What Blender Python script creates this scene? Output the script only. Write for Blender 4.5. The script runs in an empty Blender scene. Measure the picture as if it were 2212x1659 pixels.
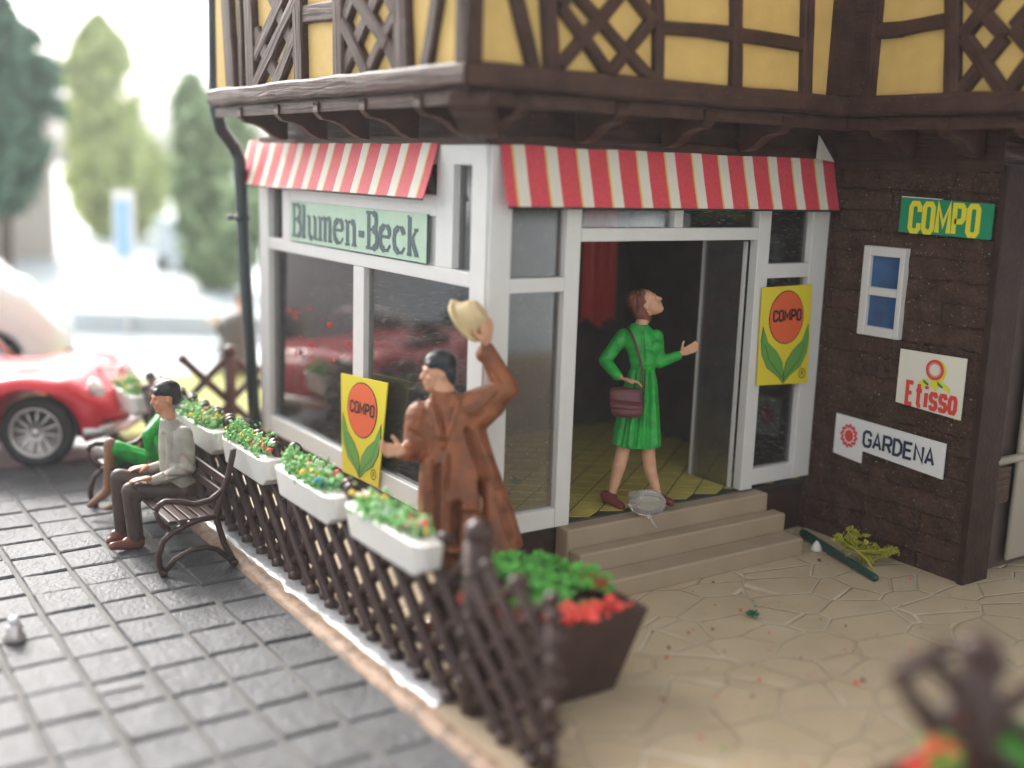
import bpy, bmesh, math, random
from mathutils import Vector, Matrix, Euler, noise
V = Vector
R = math.radians
random.seed(7)
SC = bpy.context.scene
COL = SC.collection

# ------------------------------------------------------------------ camera
CAM_LOC = V((-4.2343, -6.5333, 3.1035))
CAM_ROT = Euler((R(79.16345), R(-1.85956), R(-34.02725)), 'XYZ')
cam = bpy.data.cameras.new('camera')
cam.sensor_width = 36; cam.lens = 2425 / 2212 * 36
cam.clip_start = .05; cam.clip_end = 600
cam.dof.use_dof = True; cam.dof.focus_distance = 8.9; cam.dof.aperture_fstop = .215
camo = bpy.data.objects.new('camera', cam); COL.objects.link(camo)
camo.location = CAM_LOC; camo.rotation_euler = CAM_ROT
SC.camera = camo
# ------------------------------------------------------------------ light
SUN_AZ = V((-.04, .95, 0)).normalized(); SUN_EL = R(36)
w = bpy.data.worlds.new('World'); SC.world = w; w.use_nodes = True
nt = w.node_tree; nt.nodes.clear()
sky = nt.nodes.new('ShaderNodeTexSky'); sky.sky_type = 'NISHITA'; sky.sun_disc = False
sky.sun_elevation = SUN_EL; sky.sun_rotation = math.atan2(SUN_AZ.x, SUN_AZ.y)
sky.air_density = 1.6; sky.dust_density = 6; sky.ozone_density = 1
hs = nt.nodes.new('ShaderNodeHueSaturation'); hs.inputs['Saturation'].default_value = .16
bg = nt.nodes.new('ShaderNodeBackground'); bg.inputs['Strength'].default_value = .15
wo = nt.nodes.new('ShaderNodeOutputWorld')
nt.links.new(sky.outputs[0], hs.inputs['Color']); nt.links.new(hs.outputs[0], bg.inputs[0]); nt.links.new(bg.outputs[0], wo.inputs[0])
sl = bpy.data.lights.new('sun', 'SUN'); sl.energy = 1.1; sl.angle = R(12); sl.color = (1, .96, .9)
so = bpy.data.objects.new('sun', sl); COL.objects.link(so)
sd = V((SUN_AZ.x * math.cos(SUN_EL), SUN_AZ.y * math.cos(SUN_EL), math.sin(SUN_EL)))
so.rotation_euler = sd.to_track_quat('Z', 'Y').to_euler(); so.location = sd * 30
SC.view_settings.view_transform = 'Standard'; SC.view_settings.look = 'None'
SC.view_settings.exposure = 1.45; SC.view_settings.gamma = 1
SC.cycles.max_bounces = 8; SC.cycles.transparent_max_bounces = 12
SC.cycles.use_denoising = True

# ------------------------------------------------------------------ measuring helpers (sight lines cut with real planes)
CM = CAM_ROT.to_matrix()
def rayd(px, py): return CM @ V(((px - 1106) / 2425, -(py - 829.5) / 2425, -1))
def U(px, py, ax, val):
    d = rayd(px, py); return CAM_LOC + d * ((val - CAM_LOC[ax]) / d[ax])
def at(px, py, depth): return CAM_LOC + rayd(px, py) * depth
def depth_of(p): return -(CM.transposed() @ (V(p) - CAM_LOC)).z
RH = V((.829, -.559, 0)); FH = V((.559, .829, 0)); UP = V((0, 0, 1))

# ------------------------------------------------------------------ materials
def mat(name, col, rough=.5, bump=None, var=0, spec=.5, metal=0, sub=0, coat=0, vscale=6, trans=0):
    """bump: list of (kind, scale, strength, distance)"""
    m = bpy.data.materials.new(name); m.use_nodes = True
    t = m.node_tree; b = t.nodes['Principled BSDF']
    b.inputs['Base Color'].default_value = (*col, 1); b.inputs['Roughness'].default_value = rough
    b.inputs['Metallic'].default_value = metal; b.inputs['Specular IOR Level'].default_value = spec
    b.inputs['Coat Weight'].default_value = coat; b.inputs['Coat Roughness'].default_value = .08
    if sub: b.inputs['Subsurface Weight'].default_value = sub; b.inputs['Subsurface Scale'].default_value = .05
    tc = t.nodes.new('ShaderNodeTexCoord')
    if var:
        n = t.nodes.new('ShaderNodeTexNoise'); n.inputs['Scale'].default_value = vscale; n.inputs['Detail'].default_value = 6
        t.links.new(tc.outputs['Object'], n.inputs['Vector'])
        r = t.nodes.new('ShaderNodeValToRGB'); r.color_ramp.elements[0].position = .3; r.color_ramp.elements[1].position = .7
        r.color_ramp.elements[0].color = (*[c * (1 - var) for c in col], 1)
        r.color_ramp.elements[1].color = (*[min(1, c * (1 + var)) for c in col], 1)
        t.links.new(n.outputs['Fac'], r.inputs[0]); t.links.new(r.outputs[0], b.inputs['Base Color'])
    prev = None
    for kind, sc, st, dist in (bump or []):
        if kind == 'grain':
            mp = t.nodes.new('ShaderNodeMapping'); mp.inputs['Scale'].default_value = (1.6, sc, 1)
            t.links.new(tc.outputs['UV'], mp.inputs[0])
            n = t.nodes.new('ShaderNodeTexNoise'); n.inputs['Scale'].default_value = 1; n.inputs['Detail'].default_value = 3
            n.inputs['Distortion'].default_value = .4
            t.links.new(mp.outputs[0], n.inputs['Vector']); out = n.outputs['Fac']
        elif kind == 'courses':
            n = t.nodes.new('ShaderNodeTexBrick'); n.inputs['Scale'].default_value = 1
            n.inputs['Brick Width'].default_value = 1.1; n.inputs['Row Height'].default_value = sc
            n.inputs['Mortar Size'].default_value = .012; n.inputs['Mortar Smooth'].default_value = 1
            n.inputs['Color1'].default_value = n.inputs['Color2'].default_value = (1, 1, 1, 1); n.inputs['Mortar'].default_value = (0, 0, 0, 1)
            mp = t.nodes.new('ShaderNodeMapping'); mp.inputs['Rotation'].default_value = (R(90), 0, R(90))
            nn = t.nodes.new('ShaderNodeTexNoise'); nn.inputs['Scale'].default_value = 5
            ad = t.nodes.new('ShaderNodeVectorMath'); ad.operation = 'MULTIPLY_ADD'; ad.inputs[1].default_value = (.05,) * 3
            t.links.new(tc.outputs['Object'], nn.inputs['Vector'])
            t.links.new(nn.outputs['Color'], ad.inputs[0]); t.links.new(tc.outputs['UV'], ad.inputs[2])
            t.links.new(ad.outputs[0], n.inputs['Vector']); out = n.outputs['Color']
        else:
            n = t.nodes.new('ShaderNodeTexNoise'); n.inputs['Scale'].default_value = sc; n.inputs['Detail'].default_value = 5
            t.links.new(tc.outputs['Object'], n.inputs['Vector']); out = n.outputs['Fac']
        bp = t.nodes.new('ShaderNodeBump'); bp.inputs['Strength'].default_value = st; bp.inputs['Distance'].default_value = dist
        t.links.new(out, bp.inputs['Height'])
        if prev: t.links.new(prev.outputs[0], bp.inputs['Normal'])
        prev = bp
    if prev: t.links.new(prev.outputs[0], b.inputs['Normal'])
    return m
def specks(m, col, scale=90, thr=.70):
    """settled dust flecks scattered over a surface"""
    t = m.node_tree; b = t.nodes['Principled BSDF']
    tc = t.nodes.new('ShaderNodeTexCoord'); n = t.nodes.new('ShaderNodeTexNoise'); n.inputs['Scale'].default_value = scale; n.inputs['Detail'].default_value = 1
    r = t.nodes.new('ShaderNodeValToRGB'); r.color_ramp.elements[0].position = thr; r.color_ramp.elements[1].position = thr + .05
    t.links.new(tc.outputs['Object'], n.inputs['Vector']); t.links.new(n.outputs['Fac'], r.inputs[0])
    mx = t.nodes.new('ShaderNodeMixRGB'); mx.inputs['Color2'].default_value = (*col, 1)
    if b.inputs['Base Color'].links: t.links.new(b.inputs['Base Color'].links[0].from_socket, mx.inputs['Color1'])
    else: mx.inputs['Color1'].default_value = b.inputs['Base Color'].default_value
    t.links.new(r.outputs[0], mx.inputs['Fac']); t.links.new(mx.outputs[0], b.inputs['Base Color'])
    return m

M = {}
M['beam'] = specks(mat('dark_brown_beam', (.060, .029, .021), .46, [('grain', 26, 1.0, .016), ('noise', 60, .25, .004)], .3, spec=.16), (.2, .16, .14), 70, .74)
M['brownwall'] = specks(mat('brown_block_wall', (.072, .037, .026), .55, [('courses', .17, 1, .016), ('noise', 14, 1, .045), ('noise', 45, .8, .014)], .35, spec=.2), (.40, .33, .27), 48, .70)
M['plinth'] = mat('dark_plinth', (.045, .024, .018), .6, [('noise', 25, .6, .015)], .25, spec=.15)
M['plaster'] = mat('ochre_plaster', (.62, .41, .125), .7, [('noise', 70, .5, .006)], .07)
M['frame'] = specks(mat('white_frame', (.68, .665, .64), .38, [('noise', 90, .12, .002)], .03), (.35, .33, .3), 60, .77)
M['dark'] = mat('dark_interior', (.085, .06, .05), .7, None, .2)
M['stone'] = mat('beige_steps', (.36, .275, .185), .6, [('noise', 50, .3, .004)], .08, vscale=3)
M['pipe'] = mat('black_green_pipe', (.012, .022, .024), .25, [('noise', 25, .1, .004)])
M['kerb'] = mat('rusty_tan_kerb', (.26, .16, .10), .6, [('noise', 30, .7, .012), ('noise', 8, .5, .02)], .55, vscale=7)
M['gluestrip'] = mat('pale_glue_strip', (.36, .36, .37), .22, [('noise', 14, .6, .02)], .2)
M['red'] = mat('striped_awning_red', (.66, .062, .085), .55, [('noise', 250, .12, .002)], .12, vscale=40)
M['cream'] = mat('striped_awning_cream', (.76, .70, .60), .6, None, .03)
M['inkedge'] = mat('dark_printed_edge', (.02, .02, .025), .6)
M['halo'] = mat('yellow_print_fringe', (.72, .50, .12), .6)
M['black'] = mat('black_ink', (.02, .018, .018), .5)
M['fence'] = mat('brown_plastic_fence', (.052, .025, .020), .36, [('noise', 40, .3, .006)], .25, spec=.4)
M['whitebox'] = mat('white_plastic_trough', (.78, .75, .70), .3, [('noise', 8, .1, .01)], .02, sub=.15)
M['skin'] = mat('painted_skin', (.62, .32, .19), .5, [('noise', 60, .25, .006)], .13, vscale=14)
M['skin2'] = mat('painted_skin_tan', (.56, .25, .14), .5, [('noise', 60, .25, .006)], .13, vscale=14)
M['hair'] = mat('black_hair', (.012, .014, .018), .3, [('noise', 50, .5, .01)])
M['hair2'] = mat('auburn_hair', (.17, .045, .022), .5, [('noise', 60, .6, .01)], .2)
M['coat'] = mat('rust_brown_coat', (.215, .060, .015), .5, [('noise', 14, .6, .025), ('noise', 60, .3, .008)], .38, vscale=9)
M['green'] = mat('bright_green_dress', (.010, .33, .035), .45, [('noise', 16, .5, .016), ('noise', 70, .25, .005)], .3, vscale=14)
M['shirt'] = mat('grey_beige_shirt', (.34, .31, .26), .6, [('noise', 18, .5, .016)], .18, vscale=12)
M['trouser'] = mat('dark_brown_trousers', (.065, .038, .03), .5, [('noise', 20, .4, .01)], .25)
M['shoe'] = mat('maroon_shoe', (.15, .022, .022), .3, [('noise', 40, .2, .004)], .2)
M['shoe2'] = mat('reddish_brown_shoe', (.17, .055, .03), .25, None, .2)
M['bag'] = mat('maroon_leather', (.13, .028, .034), .4, [('noise', 40, .3, .006)], .2)
M['hat'] = mat('cream_hat', (.62, .47, .25), .55, [('noise', 30, .3, .008)], .12)
M['boot'] = mat('tan_brown_leg', (.25, .12, .06), .4, [('noise', 30, .3, .006)], .25)
M['greycoat'] = mat('dark_grey_coat', (.10, .095, .09), .6, None, .2)
M['foam'] = mat('green_foam', (.09, .36, .05), .8, None, .35, vscale=30)
M['foam2'] = mat('light_green_foam', (.30, .55, .24), .8, None, .3, vscale=30)
M['foamdark'] = mat('deep_green_foam', (.02, .13, .05), .8, None, .3, vscale=30)
M['fy'] = mat('yellow_petal', (.78, .52, .04), .7); M['fr'] = mat('red_petal', (.72, .07, .05), .7, None, .2, vscale=25)
M['fb'] = mat('teal_petal', (.03, .30, .36), .7); M['fw'] = mat('white_petal', (.75, .74, .66), .7)
M['moss'] = mat('yellow_green_moss', (.34, .33, .03), .85, None, .3, vscale=40)
M['carred'] = mat('red_car_paint', (.60, .015, .03), .3, None, .05, coat=.25, spec=.35)
M['carwhite'] = mat('white_car_paint', (.72, .79, .84), .25, coat=.6)
M['tyre'] = mat('tyre_rubber', (.014, .014, .016), .6)
M['chrome'] = mat('dull_silver', (.62, .58, .56), .32, metal=.75)
M['lamp'] = mat('headlight_glass', (.7, .7, .72), .08, metal=.3)
M['yel'] = mat('poster_yellow', (.74, .60, .03), .5); M['orange'] = mat('poster_orange_red', (.74, .12, .035), .5)
M['pgreen'] = mat('poster_leaf_green', (.12, .33, .06), .5); M['sgreen'] = mat('sign_green', (.0, .26, .12), .5)
M['paleg'] = mat('sign_pale_green', (.42, .58, .44), .55, None, .03); M['ink'] = mat('sign_dark_slate_ink', (.045, .085, .095), .5)
M['paper'] = mat('cream_paper', (.80, .77, .66), .6); M['paperw'] = mat('white_paper', (.80, .80, .80), .5)
M['rink'] = mat('red_ink', (.72, .06, .05), .5); M['navy'] = mat('navy_ink', (.02, .03, .07), .5); M['yink'] = mat('yellow_ink', (.8, .72, .03), .5)
M['tile'] = mat('ochre_floor_tile', (.52, .43, .10), .35, None, .2); M['grout'] = mat('dark_tile_joint', (.035, .04, .03), .6)
M['blueglass'] = mat('blue_pane', (.035, .10, .24), .12, None, .3)
M['beige'] = mat('beige_door', (.33, .29, .23), .45); M['road'] = mat('pale_road', (.52, .58, .61), .5, None, .04, vscale=.6)
M['grass'] = mat('yellow_green_grass', (.36, .38, .12), .9, [('noise', 30, .6, .03)], .2, vscale=3)
M['conifer'] = mat('dark_conifer', (.10, .19, .13), .8, None, .4, vscale=2)
M['poplar'] = mat('light_green_leaves', (.55, .62, .26), .8, None, .3, vscale=2)
M['leaf'] = mat('mid_green_leaves', (.32, .43, .24), .8, None, .4, vscale=2)
M['bark'] = mat('bark', (.09, .06, .04), .8); M['housewall'] = mat('tan_house_wall', (.50, .44, .38), .8, None, .05)
M['roof'] = mat('slate_roof', (.16, .15, .18), .7); M['window'] = mat('window_dark', (.10, .12, .16), .2)
M['bluesign'] = mat('pale_blue_print', (.32, .55, .85), .5); M['twig'] = mat('dry_twig', (.45, .33, .14), .7)
def glassmat(name, tint, refl, rough=.03, dust=.07):
    m = bpy.data.materials.new(name); m.use_nodes = True; t = m.node_tree; t.nodes.clear()
    o = t.nodes.new('ShaderNodeOutputMaterial'); mx = t.nodes.new('ShaderNodeMixShader')
    tr = t.nodes.new('ShaderNodeBsdfTransparent'); tr.inputs[0].default_value = (*tint, 1)
    gl = t.nodes.new('ShaderNodeBsdfGlossy'); gl.inputs['Roughness'].default_value = rough; gl.inputs[0].default_value = (.95, .95, .95, 1)
    fr = t.nodes.new('ShaderNodeFresnel'); fr.inputs['IOR'].default_value = refl
    t.links.new(fr.outputs[0], mx.inputs[0]); t.links.new(tr.outputs[0], mx.inputs[1]); t.links.new(gl.outputs[0], mx.inputs[2])
    # settled dust film and flecks
    tc = t.nodes.new('ShaderNodeTexCoord'); n = t.nodes.new('ShaderNodeTexNoise'); n.inputs['Scale'].default_value = 60; n.inputs['Detail'].default_value = 1; t.links.new(tc.outputs['Object'], n.inputs['Vector'])
    mr = t.nodes.new('ShaderNodeMapRange'); mr.inputs['From Min'].default_value = .68; mr.inputs['From Max'].default_value = .74; mr.inputs['To Min'].default_value = dust; mr.inputs['To Max'].default_value = .55; t.links.new(n.outputs['Fac'], mr.inputs['Value'])
    df = t.nodes.new('ShaderNodeBsdfDiffuse'); df.inputs[0].default_value = (.5, .48, .44, 1); m2 = t.nodes.new('ShaderNodeMixShader')
    t.links.new(mr.outputs[0], m2.inputs[0]); t.links.new(mx.outputs[0], m2.inputs[1]); t.links.new(df.outputs[0], m2.inputs[2]); t.links.new(m2.outputs[0], o.inputs[0])
    return m
M['glass'] = glassmat('clear_plastic_pane', (.92, .91, .89), 1.5, .03, .012)
M['glassL'] = glassmat('dusty_clear_plastic_pane', (.92, .91, .89), 1.85, .03, .03)
M['frost'] = glassmat('scuffed_clear_plastic', (.93, .93, .92), 1.35, .08, .05)
M['blob'] = mat('clear_glue', (.9, .88, .84), .08); _b = M['blob'].node_tree.nodes['Principled BSDF']; _b.inputs['Transmission Weight'].default_value = .82; _b.inputs['IOR'].default_value = 1.4

# cobbles: every stone is a real raised block; the shader only adds grain and gloss
M['cobble'] = mat('grey_brown_sett', (.074, .074, .078), .50, [('noise', 7, .5, .03), ('noise', 32, .9, .014), ('noise', 110, .5, .004)], .25, vscale=2.2, spec=.34)
M['joint'] = mat('pale_brown_joint', (.10, .093, .086), .75, [('noise', 40, .4, .006)], .2)
# terrace: irregular flat stones; ridge highlights painted in as paler joint lines
def terrace_mat():
    m = mat('crazy_paving', (.30, .235, .165), .55); t = m.node_tree; b = t.nodes['Principled BSDF']; L = t.links
    tc = t.nodes.new('ShaderNodeTexCoord'); mp = t.nodes.new('ShaderNodeMapping'); mp.inputs['Scale'].default_value = (2.1, 3.1, 1); mp.inputs['Rotation'].default_value = (0, 0, R(28))
    vo = t.nodes.new('ShaderNodeTexVoronoi'); vo.feature = 'DISTANCE_TO_EDGE'; vo.inputs['Randomness'].default_value = .85; vo.inputs['Scale'].default_value = 1
    L.new(tc.outputs['Object'], mp.inputs[0]); L.new(mp.outputs[0], vo.inputs['Vector'])
    mr = t.nodes.new('ShaderNodeMapRange'); mr.interpolation_type = 'SMOOTHSTEP'; mr.inputs['From Min'].default_value = .0; mr.inputs['From Max'].default_value = .035
    L.new(vo.outputs['Distance'], mr.inputs['Value'])
    n = t.nodes.new('ShaderNodeTexNoise'); n.inputs['Scale'].default_value = 2.5; n.inputs['Detail'].default_value = 6; L.new(tc.outputs['Object'], n.inputs['Vector'])
    r = t.nodes.new('ShaderNodeValToRGB'); r.color_ramp.elements[0].position = .3; r.color_ramp.elements[1].position = .7
    r.color_ramp.elements[0].color = (.45, .350, .225, 1); r.color_ramp.elements[1].color = (.53, .415, .275, 1); L.new(n.outputs['Fac'], r.inputs[0])
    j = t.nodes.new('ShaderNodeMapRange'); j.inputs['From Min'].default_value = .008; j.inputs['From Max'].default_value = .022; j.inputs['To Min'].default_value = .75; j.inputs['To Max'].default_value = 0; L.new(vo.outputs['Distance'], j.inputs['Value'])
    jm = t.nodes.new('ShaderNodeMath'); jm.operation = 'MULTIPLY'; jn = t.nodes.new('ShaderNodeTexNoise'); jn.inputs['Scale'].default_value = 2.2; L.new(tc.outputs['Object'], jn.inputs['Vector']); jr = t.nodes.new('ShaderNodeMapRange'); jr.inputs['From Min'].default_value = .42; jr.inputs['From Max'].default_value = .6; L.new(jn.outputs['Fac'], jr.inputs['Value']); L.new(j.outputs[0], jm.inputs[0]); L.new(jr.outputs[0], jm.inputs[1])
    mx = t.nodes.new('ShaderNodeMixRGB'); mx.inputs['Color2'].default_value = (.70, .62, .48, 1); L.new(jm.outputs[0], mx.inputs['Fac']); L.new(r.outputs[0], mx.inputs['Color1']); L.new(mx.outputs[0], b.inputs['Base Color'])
    b1 = t.nodes.new('ShaderNodeBump'); b1.inputs['Strength'].default_value = 1; b1.inputs['Distance'].default_value = .014; L.new(mr.outputs[0], b1.inputs['Height'])
    n2 = t.nodes.new('ShaderNodeTexNoise'); n2.inputs['Scale'].default_value = 70; n2.inputs['Detail'].default_value = 3; L.new(tc.outputs['Object'], n2.inputs['Vector'])
    b2 = t.nodes.new('ShaderNodeBump'); b2.inputs['Strength'].default_value = .25; b2.inputs['Distance'].default_value = .004; L.new(n2.outputs['Fac'], b2.inputs['Height'])
    L.new(b1.outputs[0], b2.inputs['Normal']); L.new(b2.outputs[0], b.inputs['Normal'])
    return m
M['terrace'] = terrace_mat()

# ------------------------------------------------------------------ mesh helpers
class MB:
    def __init__(s): s.bm = bmesh.new(); s.uv = s.bm.loops.layers.uv.new('UVMap')
    def face(s, vs, mi=0, uvs=None):
        try: f = s.bm.faces.new(vs)
        except ValueError: return None
        f.material_index = mi
        if uvs:
            for l, q in zip(f.loops, uvs): l[s.uv].uv = q
        return f
    def quadbox(s, P, mi=0):          # 8 points: bottom 4, top 4
        v = [s.bm.verts.new(p) for p in P]
        for q in ((3, 2, 1, 0), (4, 5, 6, 7), (0, 1, 5, 4), (1, 2, 6, 5), (2, 3, 7, 6), (3, 0, 4, 7)):
            c = [v[i] for i in q]
            n = (c[1].co - c[0].co).cross(c[2].co - c[0].co); a = max(range(3), key=lambda k: abs(n[k])); ax = [k for k in range(3) if k != a]
            s.face(c, mi, [(x.co[ax[0]], x.co[ax[1]]) for x in c])
    def box(s, x0, y0, z0, x1, y1, z1, mi=0):
        x0, x1 = min(x0, x1), max(x0, x1); y0, y1 = min(y0, y1), max(y0, y1); z0, z1 = min(z0, z1), max(z0, z1)
        s.quadbox([(x0, y0, z0), (x1, y0, z0), (x1, y1, z0), (x0, y1, z0), (x0, y0, z1), (x1, y0, z1), (x1, y1, z1), (x0, y1, z1)], mi)
    def prism(s, pts, off, mi=0):
        pts = [V(p) for p in pts]; off = V(off); a = [s.bm.verts.new(p) for p in pts]; b = [s.bm.verts.new(p + off) for p in pts]
        s.face(a[::-1], mi); s.face(b, mi)
        for i in range(len(a)): j = (i + 1) % len(a); s.face([a[i], a[j], b[j], b[i]], mi)
    def tube(s, pts, r, n=8, mi=0, closed=False, flat=None):
        pts = [V(p) for p in pts]; k = len(pts); rs = r if isinstance(r, (list, tuple)) else [r] * k
        rings = []; ref = None; dist = 0
        for i, p in enumerate(pts):
            d = (pts[(i + 1) % k] - pts[i - 1]) if closed else (pts[min(i + 1, k - 1)] - pts[max(i - 1, 0)])
            d.normalize()
            if ref is None: ref = V((0, 0, 1)) if abs(d.z) < .9 else V((1, 0, 0))
            a = (ref - d * ref.dot(d)).normalized(); ref = a; b = d.cross(a)
            if i: dist += (p - pts[i - 1]).length
            rings.append(([s.bm.verts.new(p + (a * math.cos(t) + b * math.sin(t)) * rs[i]) for t in [2 * math.pi * j / n for j in range(n)]], dist))
        m = k if closed else k - 1
        for i in range(m):
            (A, da), (B, db) = rings[i], rings[(i + 1) % k]
            for j in range(n):
                q = (j + 1) % n; s.face([A[j], A[q], B[q], B[j]], mi, [(da, j * .03), (da, j * .03 + .03), (db, j * .03 + .03), (db, j * .03)])
        if not closed: s.face(rings[0][0][::-1], mi); s.face(rings[-1][0], mi)
    def beam(s, p, q, w, d, nrm, mi=0, wob=.010):
        """hewn timber: from p to q on a wall plane, width w in the plane, rising d out of it"""
        p, q, nrm = V(p), V(q), V(nrm).normalized(); ax = q - p; L = ax.length; ax.normalize(); sd = nrm.cross(ax).normalized()
        k = max(2, int(L / .16)); prev = None; ph = random.random() * 50
        for i in range(k + 1):
            t = i / k; c = p + ax * L * t + sd * (noise.noise(V((t * L * 1.6, ph, 0))) * wob * 1.6)
            hw = w / 2 * (1 + noise.noise(V((t * L * 2.5, ph + 9, 3))) * .16); dd = d * (1 + noise.noise(V((t * L * 3, ph, 7))) * .12); ch = min(hw, dd) * .28
            prof = [(-hw, 0), (-hw, dd - ch), (-hw + ch, dd), (hw * .15, dd * 1.03), (hw - ch, dd), (hw, dd - ch), (hw, 0)]
            ring = [s.bm.verts.new(c + sd * a + nrm * b) for a, b in prof]
            if prev:
                u0, u1 = (i - 1) / k * L + ph, i / k * L + ph; vv = 0
                for j in range(len(ring)):
                    h = (j + 1) % len(ring); dv = (V(prof[h]) - V(prof[j])).length
                    s.face([prev[j], prev[h], ring[h], ring[j]], mi, [(u0, vv), (u0, vv + dv), (u1, vv + dv), (u1, vv)]); vv += dv
            else: s.face(ring[::-1], mi)
            prev = ring
        s.face(prev, mi)
    def lathe(s, prof, c, axis, n=24, mi=0, rot0=0):
        """prof: (radius, along axis)"""
        c = V(c); d = V(axis).normalized(); a = V((0, 0, 1)) if abs(d.z) < .9 else V((1, 0, 0)); a = (a - d * a.dot(d)).normalized(); b = d.cross(a); prev = None
        for r, h in prof:
            ring = [s.bm.verts.new(c + d * h + (a * math.cos(t) + b * math.sin(t)) * r) for t in [rot0 + 2 * math.pi * j / n for j in range(n)]]
            if prev:
                for j in range(n): q = (j + 1) % n; s.face([prev[j], prev[q], ring[q], ring[j]], mi)
            else: s.face(ring[::-1], mi)
            prev = ring
        s.face(prev, mi)
    def loft(s, rings, n=20, mi=0):
        """rings: (centre, axis1, axis2) ellipses"""
        prev = None
        for c, a, b in rings:
            ring = [s.bm.verts.new(V(c) + V(a) * math.cos(t) + V(b) * math.sin(t)) for t in [2 * math.pi * j / n for j in range(n)]]
            if prev:
                for j in range(n): q = (j + 1) % n; s.face([prev[j], prev[q], ring[q], ring[j]], mi)
            else: s.face(ring[::-1], mi)
            prev = ring
        s.face(prev, mi)
    def cap(s, p, q, r0, r1, n=12, mi=0):
        p, q = V(p), V(q); d = q - p; L = d.length or 1e-4; d.normalize()
        a = V((0, 0, 1)) if abs(d.z) < .9 else V((1, 0, 0)); a = (a - d * a.dot(d)).normalized(); b = d.cross(a)
        rg = []
        for t in (-85, -60, -30, 0): t = R(t); rg.append((p + d * r0 * math.sin(t), a * r0 * math.cos(t), b * r0 * math.cos(t)))
        for t in (0, 30, 60, 85): t = R(t); rg.append((q + d * r1 * math.sin(t), a * r1 * math.cos(t), b * r1 * math.cos(t)))
        s.loft(rg, n, mi)
    def ell(s, c, rx, ry, rz, X=None, Y=None, Z=None, n=16, mi=0):
        X, Y, Z = V(X or RH), V(Y or FH), V(Z or UP); c = V(c)
        s.loft([(c + Z * rz * math.sin(R(t)), X * rx * math.cos(R(t)), Y * ry * math.cos(R(t))) for t in (-86, -65, -40, -15, 15, 40, 65, 86)], n, mi)
    def crumb(s, c, r, mi=0, sq=.6):
        """a small irregular leaf-like flake"""
        c = V(c); X = V((random.gauss(0, 1), random.gauss(0, 1), random.gauss(0, 1))).normalized(); Y = X.orthogonal().normalized(); Z = X.cross(Y)
        P = [c + X * r, c - X * r, c + Y * r * sq, c - Y * r * sq, c + Z * r * .35, c - Z * r * .35]; v = [s.bm.verts.new(p) for p in P]
        for q in ((0, 2, 4), (2, 1, 4), (1, 3, 4), (3, 0, 4), (2, 0, 5), (1, 2, 5), (3, 1, 5), (0, 3, 5)): s.face([v[i] for i in q], mi)
    def leafquad(s, c, r, mi=0):
        c = V(c); X = V((random.gauss(0, 1), random.gauss(0, 1), random.gauss(0, 1))).normalized(); Y = X.orthogonal().normalized()
        s.face([s.bm.verts.new(c + X * r), s.bm.verts.new(c + Y * r * .6), s.bm.verts.new(c - X * r), s.bm.verts.new(c - Y * r * .6)], mi)
    def build(s, name, mats, parent=None, smooth=False, bevel=0, origin=None):
        me = bpy.data.meshes.new(name)
        bmesh.ops.recalc_face_normals(s.bm, faces=s.bm.faces[:])
        if origin is not None: bmesh.ops.translate(s.bm, verts=s.bm.verts[:], vec=-V(origin))
        s.bm.to_mesh(me); s.bm.free()
        for m in (mats if isinstance(mats, (list, tuple)) else [mats]): me.materials.append(m if not isinstance(m, str) else M[m])
        o = bpy.data.objects.new(name, me); COL.objects.link(o)
        if origin is not None: o.location = origin
        if parent is not None:
            o.parent = parent; o.location = (V(origin) if origin is not None else V()) - wloc(parent)
        if smooth:
            for p in me.polygons: p.use_smooth = True
        if bevel:
            b = o.modifiers.new('bevel', 'BEVEL'); b.width = bevel; b.segments = 2; b.limit_method = 'ANGLE'
            for p in me.polygons: p.use_smooth = True
            b.harden_normals = True
        return o
def wloc(o):
    p = V(o.location)
    while o.parent: o = o.parent; p = p + V(o.location)
    return p
def tag(o, label=None, cat=None, group=None, kind=None):
    if label: o['label'] = label
    if cat: o['category'] = cat
    if group: o['group'] = group
    if kind: o['kind'] = kind
    return o
def thing(name, loc, label, cat, group=None):
    o = bpy.data.objects.new(name, None); COL.objects.link(o); o.location = loc; o.empty_display_size = .1
    return tag(o, label, cat, group)
def copy_tree(o, parent=None):
    c = o.copy(); COL.objects.link(c); c.parent = parent
    for ch in [x for x in bpy.data.objects if x.parent == o and x is not c]: copy_tree(ch, c)
    return c
def sculpt(name, mb, mats, parent, voxel=.01, iters=3, dents=()):
    """one continuous skin grown over overlapping forms, then folds pushed in (-) or out (+)"""
    o = mb.build('tmp', mats)
    r = o.modifiers.new('r', 'REMESH'); r.mode = 'VOXEL'; r.voxel_size = voxel
    sm = o.modifiers.new('s', 'SMOOTH'); sm.factor = .5; sm.iterations = iters
    dg = bpy.context.evaluated_depsgraph_get(); me = bpy.data.meshes.new_from_object(o.evaluated_get(dg)); me.name = name
    bpy.data.objects.remove(o)
    if dents:
        nr = [V(v.normal) for v in me.vertices]
        for v, nn in zip(me.vertices, nr):
            off = 0
            for p, q, rad, amt in dents:
                w_ = (p - CAM_LOC).normalized()
                if nn.dot(w_) > .15: continue
                d = q - p; d = d - w_ * d.dot(w_); e = v.co - p; e = e - w_ * e.dot(w_); t = max(0, min(1, e.dot(d) / d.length_squared)); dist = (e - d * t).length
                if dist < rad * 3: off += 1.5 * amt * math.exp(-(dist / rad) ** 2)
            if off: v.co += nn * off
    for p in me.polygons: p.use_smooth = True
    o = bpy.data.objects.new(name, me); COL.objects.link(o); o.parent = parent
    if parent is not None: o.location = -wloc(parent)
    if not me.materials:
        for m in (mats if isinstance(mats, (list, tuple)) else [mats]): me.materials.append(M[m] if isinstance(m, str) else m)
    return o

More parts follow.
